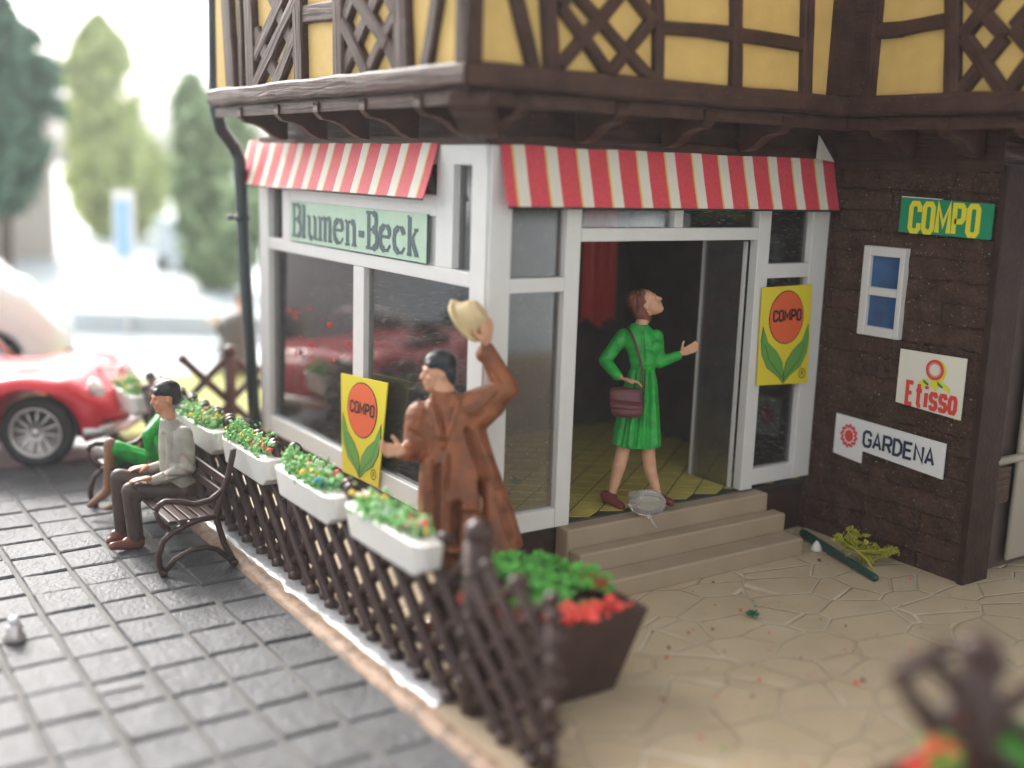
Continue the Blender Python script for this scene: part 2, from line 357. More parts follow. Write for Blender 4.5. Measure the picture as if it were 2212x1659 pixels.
# ------------------------------------------------------------------ lettering (drawn strokes)
G = {
 'C': [[(1, .70), (1, .88), (.78, 1), (.22, 1), (0, .88), (0, .12), (.22, 0), (.78, 0), (1, .12), (1, .30)]],
 'O': [[(.5, 1), (.22, 1), (0, .88), (0, .12), (.22, 0), (.78, 0), (1, .12), (1, .88), (.78, 1), (.5, 1)]],
 'M': [[(0, 0), (0, 1), (.5, .3), (1, 1), (1, 0)]], 'N': [[(0, 0), (0, 1), (1, 0), (1, 1)]],
 'P': [[(0, 0), (0, 1), (.78, 1), (1, .88), (1, .56), (.78, .44), (0, .44)]],
 'R': [[(0, 0), (0, 1), (.78, 1), (1, .88), (1, .60), (.78, .48), (0, .48)], [(.55, .48), (1, 0)]],
 'G': [[(1, .74), (.95, .9), (.75, 1), (.25, 1), (0, .82), (0, .18), (.25, 0), (.75, 0), (1, .15), (1, .46), (.58, .46)]],
 'A': [[(0, 0), (.5, 1), (1, 0)], [(.18, .3), (.82, .3)]], 'D': [[(0, 0), (0, 1), (.6, 1), (1, .75), (1, .25), (.6, 0), (0, 0)]],
 'E': [[(1, 1), (0, 1), (0, 0), (1, 0)], [(0, .52), (.85, .52)]], 't': [[(.45, 1), (.45, .1), (.6, 0), (.95, 0)], [(0, .70), (1, .70)]],
 'i': [[(.5, 0), (.5, .66)], [(.5, .84), (.5, .98)]], 's': [[(1, .52), (.8, .68), (.2, .68), (0, .55), (0, .45), (.15, .36), (.85, .30), (1, .2), (1, .1), (.8, 0), (.2, 0), (0, .14)]],
 'o': [[(.5, .68), (.2, .68), (0, .54), (0, .14), (.2, 0), (.8, 0), (1, .14), (1, .54), (.8, .68), (.5, .68)]]}
def SER(x0, x1, y): return ('t', [(x0, y), (x1, y)])
GS = {  # serif letters: 'T' thick, 't' thin strokes
 'B': [('T', [(.22, 0), (.22, 1)]), ('t', [(0, 1), (.65, 1)]), ('T', [(.62, 1), (.86, .93), (.90, .78), (.84, .60), (.6, .53)]), ('t', [(.2, .53), (.64, .53)]), ('T', [(.6, .53), (.92, .45), (.98, .27), (.92, .08), (.64, 0)]), ('t', [(0, 0), (.66, 0)])],
 'l': [('T', [(.5, 0), (.5, 1)]), SER(.05, .95, 0), SER(.05, .5, 1)],
 'u': [('T', [(.22, .68), (.22, .14), (.34, .02), (.55, 0)]), ('t', [(.5, 0), (.66, .03), (.8, .14)]), ('T', [(.82, .68), (.82, 0)]), SER(.02, .22, .68), SER(.62, .82, .68), SER(.82, 1.02, 0)],
 'm': [('T', [(.15, .68), (.15, 0)]), ('t', [(.15, .52), (.26, .66), (.38, .68)]), ('T', [(.38, .68), (.48, .64), (.5, .54), (.5, 0)]), ('t', [(.5, .52), (.6, .66), (.72, .68)]), ('T', [(.72, .68), (.83, .64), (.85, .54), (.85, 0)]), SER(0, .3, 0), SER(.38, .62, 0), SER(.73, 1, 0), SER(0, .15, .68)],
 'n': [('T', [(.2, .68), (.2, 0)]), ('t', [(.2, .52), (.36, .66), (.56, .68)]), ('T', [(.56, .68), (.74, .64), (.8, .54), (.8, 0)]), SER(0, .4, 0), SER(.62, 1, 0), SER(0, .2, .68)],
 'e': [('t', [(.1, .38), (.88, .38)]), ('T', [(.86, .40), (.84, .58), (.68, .68)]), ('t', [(.70, .68), (.42, .68)]), ('T', [(.44, .68), (.16, .56), (.1, .34), (.16, .12), (.44, 0)]), ('t', [(.42, 0), (.70, .01), (.92, .16)])],
 'c': [('T', [(.84, .5), (.80, .6), (.66, .67)]), ('t', [(.68, .68), (.42, .68)]), ('T', [(.44, .68), (.16, .56), (.1, .34), (.16, .12), (.44, 0)]), ('t', [(.42, 0), (.70, .01), (.92, .16)])],
 'k': [('T', [(.2, 0), (.2, 1)]), ('t', [(.2, .26), (.78, .66)]), ('T', [(.42, .40), (.86, 0)]), SER(0, .4, 0), SER(.66, 1.02, 0), SER(.6, .98, .67), SER(0, .2, 1)],
 '-': [('T', [(.1, .36), (.9, .36)])]}
GWS = {'M': 1.3, 'm': 1.35, 'B': .92, 'l': .42, '-': .62, 'i': .35, 'k': .82}
def ribbon(mb, pts, w, X, Y, O, Nn, lift, mi=0):
    P = [V(p) for p in pts]; k = len(P); closed = (P[0] - P[-1]).length < 1e-5; prev = None
    for i in range(k):
        a = P[i - 1] if i else (P[-2] if closed else None); b = P[i + 1] if i < k - 1 else (P[1] if closed else None)
        d1 = (P[i] - a).normalized() if a is not None else None; d2 = (b - P[i]).normalized() if b is not None else None
        d = ((d1 or d2) + (d2 or d1)).normalized(); n = V((-d.y, d.x)); c = max(.55, n.dot(V((-(d1 or d2).y, (d1 or d2).x)))); c = 1 / c
        l, r = P[i] + n * w / 2 * c, P[i] - n * w / 2 * c
        cur = [mb.bm.verts.new(O + X * q.x + Y * q.y + Nn * lift) for q in (l, r)]
        if prev: mb.face([prev[0], prev[1], cur[1], cur[0]], mi)
        prev = cur
def text(mb, s, O, X, Y, Nn, h, gw, gap, t, font=G, mi=0, lift=.003, thin=.45, over=None):
    """X, Y unit vectors; h letter height; gw glyph width"""
    O = V(O); x = 0; k = 0
    for ch in s:
        wd = gw * GWS.get(ch, 1.0)
        for st in font[ch]:
            th = t
            if isinstance(st, tuple): th = t if st[0] == 'T' else t * thin; st = st[1]
            y0 = over(x + wd / 2) if over else 0
            ribbon(mb, [(x + p[0] * wd, y0 + p[1] * h) for p in st], th, X, Y, O, Nn, lift + .0004 * (k % 7), mi); k += 1
        x += wd + gap
    return x - gap
def disc(mb, c, X, Y, Nn, rx, ry, lift, n=36, mi=0, r0=0):
    vs = [c + X * rx * math.cos(2 * math.pi * i / n) + Y * ry * math.sin(2 * math.pi * i / n) + Nn * lift for i in range(n)]
    if r0:
        ws = [mb.bm.verts.new(c + X * rx * r0 * math.cos(2 * math.pi * i / n) + Y * ry * r0 * math.sin(2 * math.pi * i / n) + Nn * lift) for i in range(n)]
        vv = [mb.bm.verts.new(p) for p in vs]
        for i in range(n): j = (i + 1) % n; mb.face([vv[i], vv[j], ws[j], ws[i]], mi)
    else: mb.face([mb.bm.verts.new(p) for p in vs], mi)

# ================================================================== SETTING
Z0 = -.05
def sheet(name, pts, z, m, th=.3, kind='structure'):
    mb = MB(); mb.prism([(x, y, z - th) for x, y in pts], (0, 0, th)); return tag(mb.build(name, m), kind=kind)
sheet('ground', [(-150, -60), (150, -60), (150, 300), (-150, 300)], -.16, 'road', .5)
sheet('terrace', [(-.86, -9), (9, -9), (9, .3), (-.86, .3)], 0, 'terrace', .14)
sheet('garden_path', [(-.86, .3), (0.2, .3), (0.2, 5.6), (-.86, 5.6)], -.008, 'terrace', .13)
sheet('lawn', [(-.9, 5.6), (14, 5.6), (14, 12), (-.3, 9.2), (-.9, 8)], .0, 'grass', .14)
sheet('far_road', [(-40, 12.5), (60, 12.5), (60, 70), (-40, 70)], -.08, 'road', .07)
# kerb strips along the fence foot
def strip(name, mt, y0, y1, xs, zs, j, seed, kind='structure'):
    m = MB(); prev = None; n = int((y1 - y0) / .05)
    for i in range(n + 1):
        y = y0 + (y1 - y0) * i / n; cur = [m.bm.verts.new((x + j * noise.noise(V((y * 4 + k * 7, seed, 0))), y, z + (.010 * noise.noise(V((y * 6, k * 5, seed))) if k else 0))) for k, (x, z) in enumerate(zip(xs, zs))]
        if prev:
            for k in range(len(xs) - 1): m.face([prev[k], prev[k + 1], cur[k + 1], cur[k]])
        prev = cur
    return tag(m.build(name, mt, smooth=True), kind=kind)
strip('kerb', 'kerb', -9, 5.55, (-1.235, -1.215, -1.17, -1.12, -1.09), (-.12, -.040, -.030, -.020, -.028), .018, 3)
strip('path_edging', 'gluestrip', -1.25, 5.5, (-1.13, -1.10, -1.03, -.97, -.92), (-.04, -.014, .0, .002, -.03), .030, 8)
sheet('path_bed', [(-1.12, -9), (-.86, -9), (-.86, 5.6), (-1.12, 5.6)], -.018, 'stone', .12)
# cobbled pavement: raised stones over a joint bed
mb = MB()
PX, PY = .375, .415
mb.prism([(-7, -9, -.15), (-1.21, -9, -.15), (-1.21, 5.55, -.15), (-7, 5.55, -.15)], (0, 0, .082), 1)
rng = random.Random(3)
for i in range(17):
    for j in range(36):
        x0 = -1.235 - (i + 1) * PX; y0 = -9 + j * PY; x1 = x0 + PX; y1 = y0 + PY
        if y1 > 5.6: continue
        g = .024; h = Z0 + rng.uniform(-.004, .004); c = .009; bot = -.078
        sk = .02 * math.sin(i * 1.7)
        xa, xb, ya, yb = x0 + g, x1 - g * .6, y0 + g * .55 + sk, y1 - g * .35 + sk
        jit = lambda: rng.uniform(-.008, .008)
        B = [V((xa + jit(), ya + jit(), bot)), V((xb + jit(), ya + jit(), bot)), V((xb + jit(), yb + jit(), bot)), V((xa + jit(), yb + jit(), bot))]
        cx, cy = (xa + xb) / 2, (ya + yb) / 2
        T1 = [p.copy() for p in B]; T2 = []
        for k, p in enumerate(B):
            T1[k].z = h - c * 1.3; q = p.copy(); q.x += (cx - p.x) / abs(cx - p.x) * c; q.y += (cy - p.y) / abs(cy - p.y) * c * 1.9; q.z = h + rng.uniform(-.004, .004); T2.append(q)
        rr = [[mb.bm.verts.new(p) for p in q] for q in (B, T1, T2)]
        for a, b in ((0, 1), (1, 2)):
            for k in range(4): l = (k + 1) % 4; mb.face([rr[a][k], rr[a][l], rr[b][l], rr[b][k]], 0)
        mb.face(rr[2], 0)
tag(mb.build('pavement', ['cobble', 'joint'], smooth=False), kind='structure')

# ================================================================== THE HOUSE
house = thing('half_timbered_house', (1.5, 1.5, 0), 'half timbered corner house with yellow plaster, white shop front and striped awnings', 'house')
NY = V((0, -1, 0)); NX = V((-1, 0, 0))
# --- plaster storey
mb = MB(); mb.box(-.48, -.48, 3.6, 7, 4.0, 7); mb.box(3.02, -6, 3.6, 7, -.48, 7)
mb.build('plaster_wall', 'plaster', house)
# --- beams, right-hand front (y=-.53)
def bR(mb, a, b, w, d=.055): mb.beam(U(*a, 1, -.53) + V((0, .05, 0)), U(*b, 1, -.53) + V((0, .05, 0)), w, d, NY)
def bL(mb, a, b, w, d=.055): mb.beam(U(*a, 0, -.53) + V((.05, 0, 0)), U(*b, 0, -.53) + V((.05, 0, 0)), w, d, NX)
def bW(mb, a, b, w, d=.055): mb.beam(U(*a, 0, 2.97) + V((.05, 0, 0)), U(*b, 0, 2.97) + V((.05, 0, 0)), w, d, NX)
mb = MB()
up = lambda f, x0, x1, y, w: f(mb, (x0, -120), (x1, y), w)
bR(mb, (1093, -120), (1158, 150), .10, .050); bR(mb, (1180, -120), (1196, 157), .115)
bR(mb, (1216, 12), (1322, 160), .085, .06); bR(mb, (1150, -120), (1416, 172), .085, .053)
bR(mb, (1322, 160), (1414, 44), .085, .047); bR(mb, (1214, 142), (1312, 32), .085, .050); bR(mb, (1312, 32), (1400, -75), .085, .043)
bR(mb, (1216, 12), (1260, -45), .085, .045); bR(mb, (1370, -14), (1416, 44), .085, .057); bR(mb, (1312, -60), (1370, -14), .08, .049)
bR(mb, (1424, -120), (1427, 176), .085, .062)
bR(mb, (1438, 56), (1588, 74), .10, .044); bR(mb, (1606, 76), (1738, 94), .10, .046); bR(mb, (1599, -120), (1595, 198), .10, .058); bR(mb, (1756, -120), (1745, 214), .11, .060)
# inner corner post
mb.box(2.75, -.535, 3.73, 3.02, -.48, 7); mb.box(2.965, -.74, 3.73, 3.02, -.535, 7); mb.beam((2.965, -.70, 3.72), (2.965, -.70, 7), .05, .02, NX)
# wing
bW(mb, (1885, 66), (1945, 62), .115, .046); bW(mb, (1940, 62), (2042, 44), .11, .044); bW(mb, (2056, -120), (2053, 208), .125, .062)
bW(mb, (2068, 200), (2166, 78), .11, .050); bW(mb, (2080, 82), (2166, 206), .10, .064); bW(mb, (2166, 206), (2300, 30), .11, .052)
bW(mb, (2076, 78), (2200, -80), .11, .056); bW(mb, (2112, 18), (2166, 78), .095, .043); bW(mb, (2072, -32), (2112, 18), .095, .047)
bW(mb, (2186, 60), (2300, 190), .11, .058); bW(mb, (2186, 60), (2290, -60), .11, .048)
# left front (x=-.53)
bL(mb, (958, -120), (913, 146), .13, .050); bL(mb, (858, -120), (867, 152), .20, .060); bL(mb, (728, -120), (731, 168), .18, .060)
bL(mb, (738, 48), (790, 162), .12, .062); bL(mb, (738, 48), (800, -110), .12, .052); bL(mb, (848, 26), (788, 162), .12, .050); bL(mb, (848, 26), (790, -110), .12, .046)
bL(mb, (734, 158), (790, 32), .12, .046); bL(mb, (790, 32), (852, -110), .12, .044); bL(mb, (745, -40), (832, 96), .12, .056); bL(mb, (830, 92), (856, 152), .12, .048)
bL(mb, (645, 34), (726, 20), .15, .046); bL(mb, (640, -120), (645, 178), .20, .060)
for k, (a, b) in enumerate((((560, -60), (638, 120)), ((548, 70), (602, 186)), ((630, -60), (548, 120)), ((640, 60), (590, 188)), ((548, 190), (640, -10)))): bL(mb, a, b, .14, .044 + .004 * k)
bL(mb, (530, -120), (543, 190), .20, .060); bL(mb, (478, -120), (500, 200), .22, .058); bL(mb, (510, -120), (518, 196), .10, .04)
timber = mb.build('timber_frame', 'beam', house)
# --- outer corner post and sill beams
mb = MB()
mb.beam((-.49, -.53, 3.74), (-.49, -.53, 7), .125, .03, NY); mb.box(-.535, -.53, 3.7, -.425, -.425, 7); mb.beam((-.53, -.46, 3.74), (-.53, -.46, 7), .09, .03, NX)
mb.build('corner_post', 'beam', house)
mb = MB()
for z, w_, d in ((3.665, .15, .085),):
    mb.beam((-.545, -.48, z), (3.0, -.48, z), w_, d, NY, wob=.006); mb.beam((-.48, -.54, z), (-.48, 4.02, z), w_, d, NX, wob=.006); mb.beam((3.02, -.5, z - .0), (3.02, -6, z - .0), w_, d, NX, wob=.006)
mb.build('sill_beam', 'beam', house)
# --- jetty: soffit, rim, upper dark wall
mb = MB()
mb.box(-.46, -.46, 3.545, 7, 4.0, 3.60); mb.box(3.04, -6, 3.547, 7, -.46, 3.602)
mb.box(-.50, -.50, 3.49, 3.05, -.46, 3.575); mb.box(-.50, -.46, 3.49, -.46, 4.0, 3.575); mb.box(3.0, -6, 3.49, 3.04, -.50, 3.575)
mb.box(.02, .02, 3.28, 6.9, 3.98, 3.545); mb.box(3.47, -1.58, 3.26, 6.9, .02, 3.54)
mb.box(-.01, -.03, 3.26, 3.5, .02, 3.33); mb.box(-.03, .02, 3.26, .02, 4.1, 3.33); mb.box(3.44, -1.6, 3.2, 3.47, -.03, 3.28)
mb.build('jetty', 'beam', house)
def bracket(p_out, inward, w):
    """curved knee from the beam down and in to the wall"""
    m = MB(); i = V(inward); s = V((-i.y, i.x, 0)); p = V(p_out)
    prof = [(0, 0), (0, -.08), (.05, -.125), (.14, -.135), (.22, -.165), (.30, -.225), (.37, -.255), (.45, -.262), (.45, .005), (0, .005)]
    pts = [p + i * a + UP * b - s * w / 2 for a, b in prof]
    m.prism(pts, s * w); return m.build('bracket', 'beam', house, bevel=.01)
for y in (3.35, 2.5, 1.72, .92, .12): bracket((-.515, y, 3.56), (1, 0, 0), .09)
for x in (-.1, .72, 1.52, 2.32): bracket((x, -.515, 3.56), (0, 1, 0), .11)
for y in (-.78, -1.38, -2.0): bracket((2.985, y, 3.56), (1, 0, 0), .11)
d2 = V((1, 1, 0)).normalized(); bracket((-.50, -.50, 3.56), d2, .26)
# --- plinth and shop volume
mb = MB(); mb.box(.05, .05, -.02, 3.5, 4.1, .43); mb.build('plinth', 'plinth', house)
mb = MB(); mb.box(.02, .02, .43, 3.48, 4.12, .465, 1)
ox = 0
for i in range(-24, 28):                       # diagonal tile pattern, tiles slightly proud of the joint
    for j in range(-24, 28):
        c = V((1.7 + (i + j) * .17, .9 + (i - j) * .13)); pp = [c + V((.160, 0)), c + V((0, .122)), c - V((.160, 0)), c - V((0, .122))]
        if .03 < c.x < 3.44 and .06 < c.y < 4.08: mb.prism([(min(3.45, max(.03, p.x)), max(.03, min(4.07, p.y)), .466) for p in pp], (0, 0, .005), 0)
mb.build('shop_floor', ['tile', 'grout'], house)
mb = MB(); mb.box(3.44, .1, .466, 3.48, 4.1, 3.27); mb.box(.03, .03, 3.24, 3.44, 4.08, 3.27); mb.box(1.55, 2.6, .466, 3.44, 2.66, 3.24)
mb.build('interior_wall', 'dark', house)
mb = MB(); mb.box(.06, 4.08, .466, 3.44, 4.12, 3.27); mb.build('back_wall', mat('maroon_wall', (.55, .08, .10), .6, None, .3, vscale=1.2), house)
# --- white shop front, right side (y=0) and left side (x=0)
FD = .075
mb = MB()
def fR(x0, z0, x1, z1, d=0): mb.box(x0, -.012 - d, z0, x1, FD - d * .1, z1)
fR(.002, .45, .183, 3.27, .004); fR(.183, .45, .66, .60); fR(.66, .45, .795, 3.27, .003); fR(.183, 2.24, .66, 2.345); fR(.183, 3.12, .66, 3.27)
fR(.795, 2.60, 2.62, 2.70); fR(.795, 3.12, 2.62, 3.27); fR(1.70, 2.70, 1.79, 3.12, -.004); fR(2.62, .47, 2.76, 3.27, .003)
fR(2.76, .50, 3.26, .64); fR(2.76, 2.28, 3.26, 2.40); fR(3.26, .50, 3.47, 3.27, .003); fR(2.76, 3.12, 3.26, 3.27)
mb.build('shop_front_frame', 'frame', house, bevel=.008)
mb = MB()
def fL(y0, z0, y1, z1, d=0): mb.box(-.012 - d, y0, z0, FD, y1, z1)
fL(.012, .43, .215, 3.27, .003); fL(.215, .43, 3.93, .60); fL(3.93, .43, 4.16, 3.27, .003); fL(.215, 2.265, 3.93, 2.375); fL(1.88, .60, 2.08, 2.265, -.006)
fL(.46, 2.375, .70, 3.27, .002); fL(3.40, 2.375, 3.58, 3.12, .002); fL(.70, 2.74, 3.40, 2.90); fL(.215, 3.12, 3.93, 3.27)
mb.build('shop_front_frame', 'frame', house, bevel=.008)
mb = MB(); mb.box(.02, .70, 2.375, .055, 3.40, 2.74); mb.build('sign_board', 'frame', house)
# panes
mb = MB()
def pane(x0, y0, z0, x1, y1, z1):
    m = MB(); m.box(x0, y0, z0, x1, y1, z1); return m.build('window_pane', 'glassL' if x1 < .06 else 'glass', house)
pane(.183, .045, .60, .66, .052, 2.24); pane(.183, .045, 2.345, .66, .052, 3.12); pane(.795, .045, 2.70, 2.62, .052, 3.12)
pane(2.76, .045, .64, 3.26, .052, 2.28); pane(2.76, .045, 2.40, 3.26, .052, 3.12)
pane(.045, .215, .60, .052, 1.88, 2.265); pane(.045, 2.08, .60, .052, 3.93, 2.265); pane(.045, .215, 2.375, .052, .46, 3.12); pane(.045, 3.58, 2.375, .052, 3.93, 3.12); pane(.045, .70, 2.9, .052, 3.40, 3.12)
# glass door leaf swung inwards at the right jamb
mb = MB(); mb.box(2.595, .09, .48, 2.61, .60, 2.58); leaf = mb.build('glass_door', 'frost', house)
mb = MB(); mb.box(2.592, .09, .48, 2.613, .12, 2.58); mb.box(2.592, .57, .48, 2.613, .60, 2.58); mb.build('door_frame', 'frame', leaf)
# --- steps
mb = MB()
pl_ = [(.72, .11), (.72, -.14), (2.86, -.14), (2.86, .11)]
mb.box(.71, -.12, -.01, 2.86, .045, .45); mb.box(.72, -.27, -.01, 2.93, -.1202, .30); mb.box(.73, -.50, -.01, 2.91, -.2702, .15)
mb.build('front_steps', 'stone', house, bevel=.022)
# --- wing: block wall, corner post, door bay
mb = MB()
def uvwall(y0, y1, z0, z1, x):
    N_ = 40; K_ = 60; g = {}
    for i in range(N_ + 1):
        for j in range(K_ + 1):
            y = y0 + (y1 - y0) * i / N_; z = z0 + (z1 - z0) * j / K_
            row = int(z / .17); e = 0 if .06 < (z / .17) % 1 < .94 else .005
            g[i, j] = mb.bm.verts.new((x + e - .010 * noise.noise(V((y * 2.2, z * 5, 9))) - .007 * noise.noise(V((y * 9, z * 9, 4))), y, z))
    for i in range(N_):
        for j in range(K_):
            q = [g[i, j], g[i + 1, j], g[i + 1, j + 1], g[i, j + 1]]; mb.face(q, 0, [(v.co.y + 5, v.co.z) for v in q])
uvwall(-1.56, .0, -.01, 3.255, 3.50)
mb.box(3.53, -1.56, -.01, 3.7, .01, 3.255)
mb.box(3.475, -.012, -.01, 3.56, .14, 3.25)
mb.build('block_wall', 'brownwall', house, smooth=False)
mb = MB(); mb.box(3.47, -1.63, -.01, 3.80, -1.572, 3.255); mb.box(3.49, -1.572, -.01, 3.515, -1.560, 3.22); mb.build('corner_post', 'plinth', house, bevel=.012)
mb = MB(); mb.box(3.80, -1.50, -.01, 6.9, -1.45, 3.255); mb.box(3.80, -1.62, 2.62, 6.9, -1.50, 3.25); mb.box(3.80, -6, 3.30, 6.9, -1.59, 3.36); mb.build('door_bay', 'dark', house)
mb = MB(); mb.box(4.13, -1.585, .07, 5.4, -1.545, 2.30); dr = mb.build('side_door', 'beige', house, bevel=.03)
mb = MB(); mb.tube([(3.78, -1.60, .96), (4.18, -1.60, .96)], .035, 10); mb.build('hinge', 'beige', dr, smooth=True)
for z0_, z1_ in ((.60, .90), (2.35, 3.1)): mb = MB(); mb.box(3.80, -1.60, z0_, 4.02, -1.588, z1_); mb.build('hinge_plate', 'beam', house, bevel=.006)
# small window in the block wall
wf = MB()
y0, y1, za, zb = -.42, -.83, 1.84, 2.58
wf.box(3.44, y0, za, 3.51, y0 - .075, zb); wf.box(3.44, y1 + .05, za, 3.51, y1, zb); wf.box(3.441, y0 - .075, zb - .08, 3.51, y1 + .05, zb); wf.box(3.441, y0 - .075, za, 3.51, y1 + .05, za + .08); wf.box(3.446, y0 - .075, 2.175, 3.51, y1 + .05, 2.245)
win = wf.build('window', 'frame', house, bevel=.008)
m = MB(); m.box(3.478, y0 - .07, za + .08, 3.484, y1 + .05, 2.175); m.box(3.478, y0 - .07, 2.245, 3.484, y1 + .05, zb - .08); m.build('pane', 'blueglass', win)
# --- awnings
def awning(p0, p1, out, zt, zb, lo, n, first_red=True, w_red=.6):
    """printed paper canopy; p0-p1 along the wall, bowing outwards by lo"""
    m = MB(); p0, p1, out = V(p0), V(p1), V(out); ax = p1 - p0; L = ax.length; segs = 7
    prof = [(lo * (1 - math.cos(t / segs * math.pi / 2 * .9)) * .35 + lo * .65 * (t / segs) ** .8, zt + (zb - zt) * t / segs) for t in range(segs + 1)]
    edges = []; x = 0; per = L / n; cuts = [(0, 0)]; k = 0
    x = per * w_red * .5 if first_red else 0; edges.append((0, x, 0)) if x else None
    while x < L - 1e-4:
        e = min(L, x + per * (1 - w_red)); edges.append((x, min(L, x + .018), 3)); edges.append((x + .018, e, 1)) if e > x + .018 else None
        x2 = min(L, e + per * w_red)
        if x2 > e: edges.append((e, x2, 0))
        x = x2
    for a, b, mi in edges:
        for t in range(segs):
            q = []
            for xx, tt in ((a, t), (b, t), (b, t + 1), (a, t + 1)):
                wv = .003 * noise.noise(V((xx * 2, tt * .5, 0)))
                q.append(p0 + ax * (xx / L) + out * (prof[tt][0] + wv) + UP * (prof[tt][1] - p0.z))
            vs = [m.bm.verts.new(v) for v in q]; m.face(vs, mi)
    bmesh.ops.remove_doubles(m.bm, verts=m.bm.verts[:], dist=.0005)
    # dark printed bottom edge
    e = [p0 + ax * (i / 24) + out * (prof[-1][0] + .003 * noise.noise(V((i / 24 * L * 2, segs * .5, 0)))) + UP * (zb - .004 - p0.z) for i in range(25)]
    m.tube(e, .008, 6, 2)
    o = m.build('awning', ['red', 'cream', 'inkedge', 'halo'], house)
    sf = o.modifiers.new('paper', 'SOLIDIFY'); sf.thickness = .008; sf.offset = -1
    return o
awning((.06, -.02, 0), (3.43, -.02, 0), (0, -1, 0), 3.30, 2.85, .13, 12.2)
awning((-.02, .66, 0), (-.02, 4.38, 0), (-1, 0, 0), 3.30, 2.87, .14, 11.5)
# white paper wedge where the two awnings meet, and the far right tip
mb = MB(); mb.box(-.022, .02, 3.13, -.016, .62, 3.30); mb.build('canopy_return', 'frame', house)
mb = MB(); mb.prism([(3.12, -.12, 3.27), (3.34, -.12, 3.25), (3.20, -.06, 3.46)], (0, .01, 0)); mb.build('canopy_tip', 'cream', house)
# --- downspout with clips
pts = [at(449, -120, depth_of((-.5, 4.1, 4))), at(463, 10, depth_of((-.5, 4.1, 4))), at(466, 240, depth_of((-.5, 4.1, 3.4))), at(478, 280, depth_of((-.4, 4.15, 3.3))), at(505, 318, depth_of((-.15, 4.2, 3.2))), at(517, 345, depth_of((-.1, 4.2, 3.1))), at(521, 400, depth_of((-.1, 4.2, 3))), at(530, 600, depth_of((-.1, 4.2, 2))), at(545, 830, depth_of((-.1, 4.2, 1))), at(556, 990, depth_of((-.1, 4.2, .1)))]
mb = MB(); mb.tube(pts, .062, 12); ds = mb.build('downspout', 'pipe', house, smooth=True)
for a, b in ((6, .35), (8, .5)):
    mb = MB()
    p = pts[a].lerp(pts[a + 1], b) if a + 1 < len(pts) else pts[a]
    mb.tube([p + UP * .03, p - UP * .03], .075, 12)
    mb.cap(p - RH * .06, p - RH * .13, .015, .028)
    mb.build('pipe_clip', 'pipe', ds, smooth=True)

# ================================================================== SIGNS
def board(name, c4, Nn, th, mats, label, cat='sign'):
    """flat board through four corner points (tl, tr, br, bl), thickness behind the face"""
    m = MB(); c4 = [V(p) for p in c4]; Nn = V(Nn); m.prism([p - Nn * th for p in c4], Nn * th, 0)
    return m, c4
# Blumen-Beck
tl, tr, br, bl = [V((-.016, y, z)) for y, z in ((3.36, 2.765), (.80, 2.70), (.80, 2.385), (3.36, 2.385))]
tr.z = 2.745; bl.z = 2.390
sgn = thing('shop_sign', (-.016, 2.1, 2.39), 'pale green sign reading Blumen-Beck under the left awning', 'sign')
m = MB(); m.box(-.026, .80, 2.388, -.016, 3.36, 2.752); m.build('board', 'paleg', sgn)
m = MB(); text(m, 'Blumen-Beck', (-.026, 3.31, 2.435), V((0, -1, 0)), UP, NX, .285, .213, .024, .055, GS); m.build('lettering', 'ink', sgn)
m = MB(); m.box(-.0285, .798, 2.385, -.015, .806, 2.754); m.box(-.028, .806, 2.3835, -.015, 3.36, 2.3875); m.build('edge_line', 'ink', sgn)
def flower_poster(c4, Nn, label):
    """c4: bottom-left, bottom-right, top-right, top-left corners of the sheet"""
    bl_, br_, tr_, tl_ = [V(p) for p in c4]; Nn = V(Nn); o = thing('poster', bl_, label, 'poster', 'yellow flower posters')
    W = ((br_ - bl_).length + (tr_ - tl_).length) / 2; H = ((tl_ - bl_).length + (tr_ - br_).length) / 2
    X, Y, N0 = V((1, 0, 0)), V((0, 1, 0)), V((0, 0, 1)); c = V()
    def out(m, name, mt):
        for v in m.bm.verts:
            u, t, k = v.co.x / W, v.co.y / H, v.co.z; v.co = bl_ * (1 - u) * (1 - t) + br_ * u * (1 - t) + tr_ * u * t + tl_ * (1 - u) * t + Nn * k
        return m.build(name, mt, o)
    m = MB(); m.prism([(0, 0, -.012), (W, 0, -.012), (W, H, -.012), (0, H, -.012)], (0, 0, .012)); out(m, 'sheet', 'yel')
    cc = V((W * .5, H * .685, 0)); m = MB(); disc(m, cc, X, Y, N0, W * .335, H * .262, .0035); disc(m, cc, X, Y, N0, W * .348, H * .272, .002, mi=1); out(m, 'flower_disc', ['orange', 'black'])
    m = MB(); half = [(.055, .60), (.03, .45), (.06, .31), (.17, .18), (.36, .10), (.485, .02), (.49, .13), (.455, .24), (.34, .34), (.17, .43)]
    for s in (0, 1):
        P = [((1 - x) if s else x, y) for x, y in half]; cen = V((sum(p[0] for p in P) / 10, sum(p[1] for p in P) / 10))
        for mi, g_, lift in ((1, 1.05, .002), (0, 1, .0035)):
            m.face([m.bm.verts.new((W * (cen.x + (x - cen.x) * g_), H * (cen.y + (y - cen.y) * g_), lift)) for x, y in P], mi)
        ribbon(m, [(W * (.5 + (s * 2 - 1) * a_), H * b_) for a_, b_ in ((.02, .06), (.16, .16), (.30, .25), (.40, .42))], .006, X, Y, c, N0, .005, 1)
    out(m, 'leaves', ['pgreen', 'black'])
    m = MB(); w_ = W * .52; text(m, 'COMPO', cc - X * w_ / 2 - Y * H * .03, X, Y, N0, H * .10, w_ / 5 * .70, w_ / 5 * .37, .020, lift=.006)
    rc = V((W * .87, H * .105, 0)); disc(m, rc, X, Y, N0, W * .07, H * .052, .004, r0=.84); text(m, 'R', rc - X * .012 - Y * .018, X, Y, N0, .036, .024, 0, .007, lift=.004)
    out(m, 'lettering', 'black'); return o
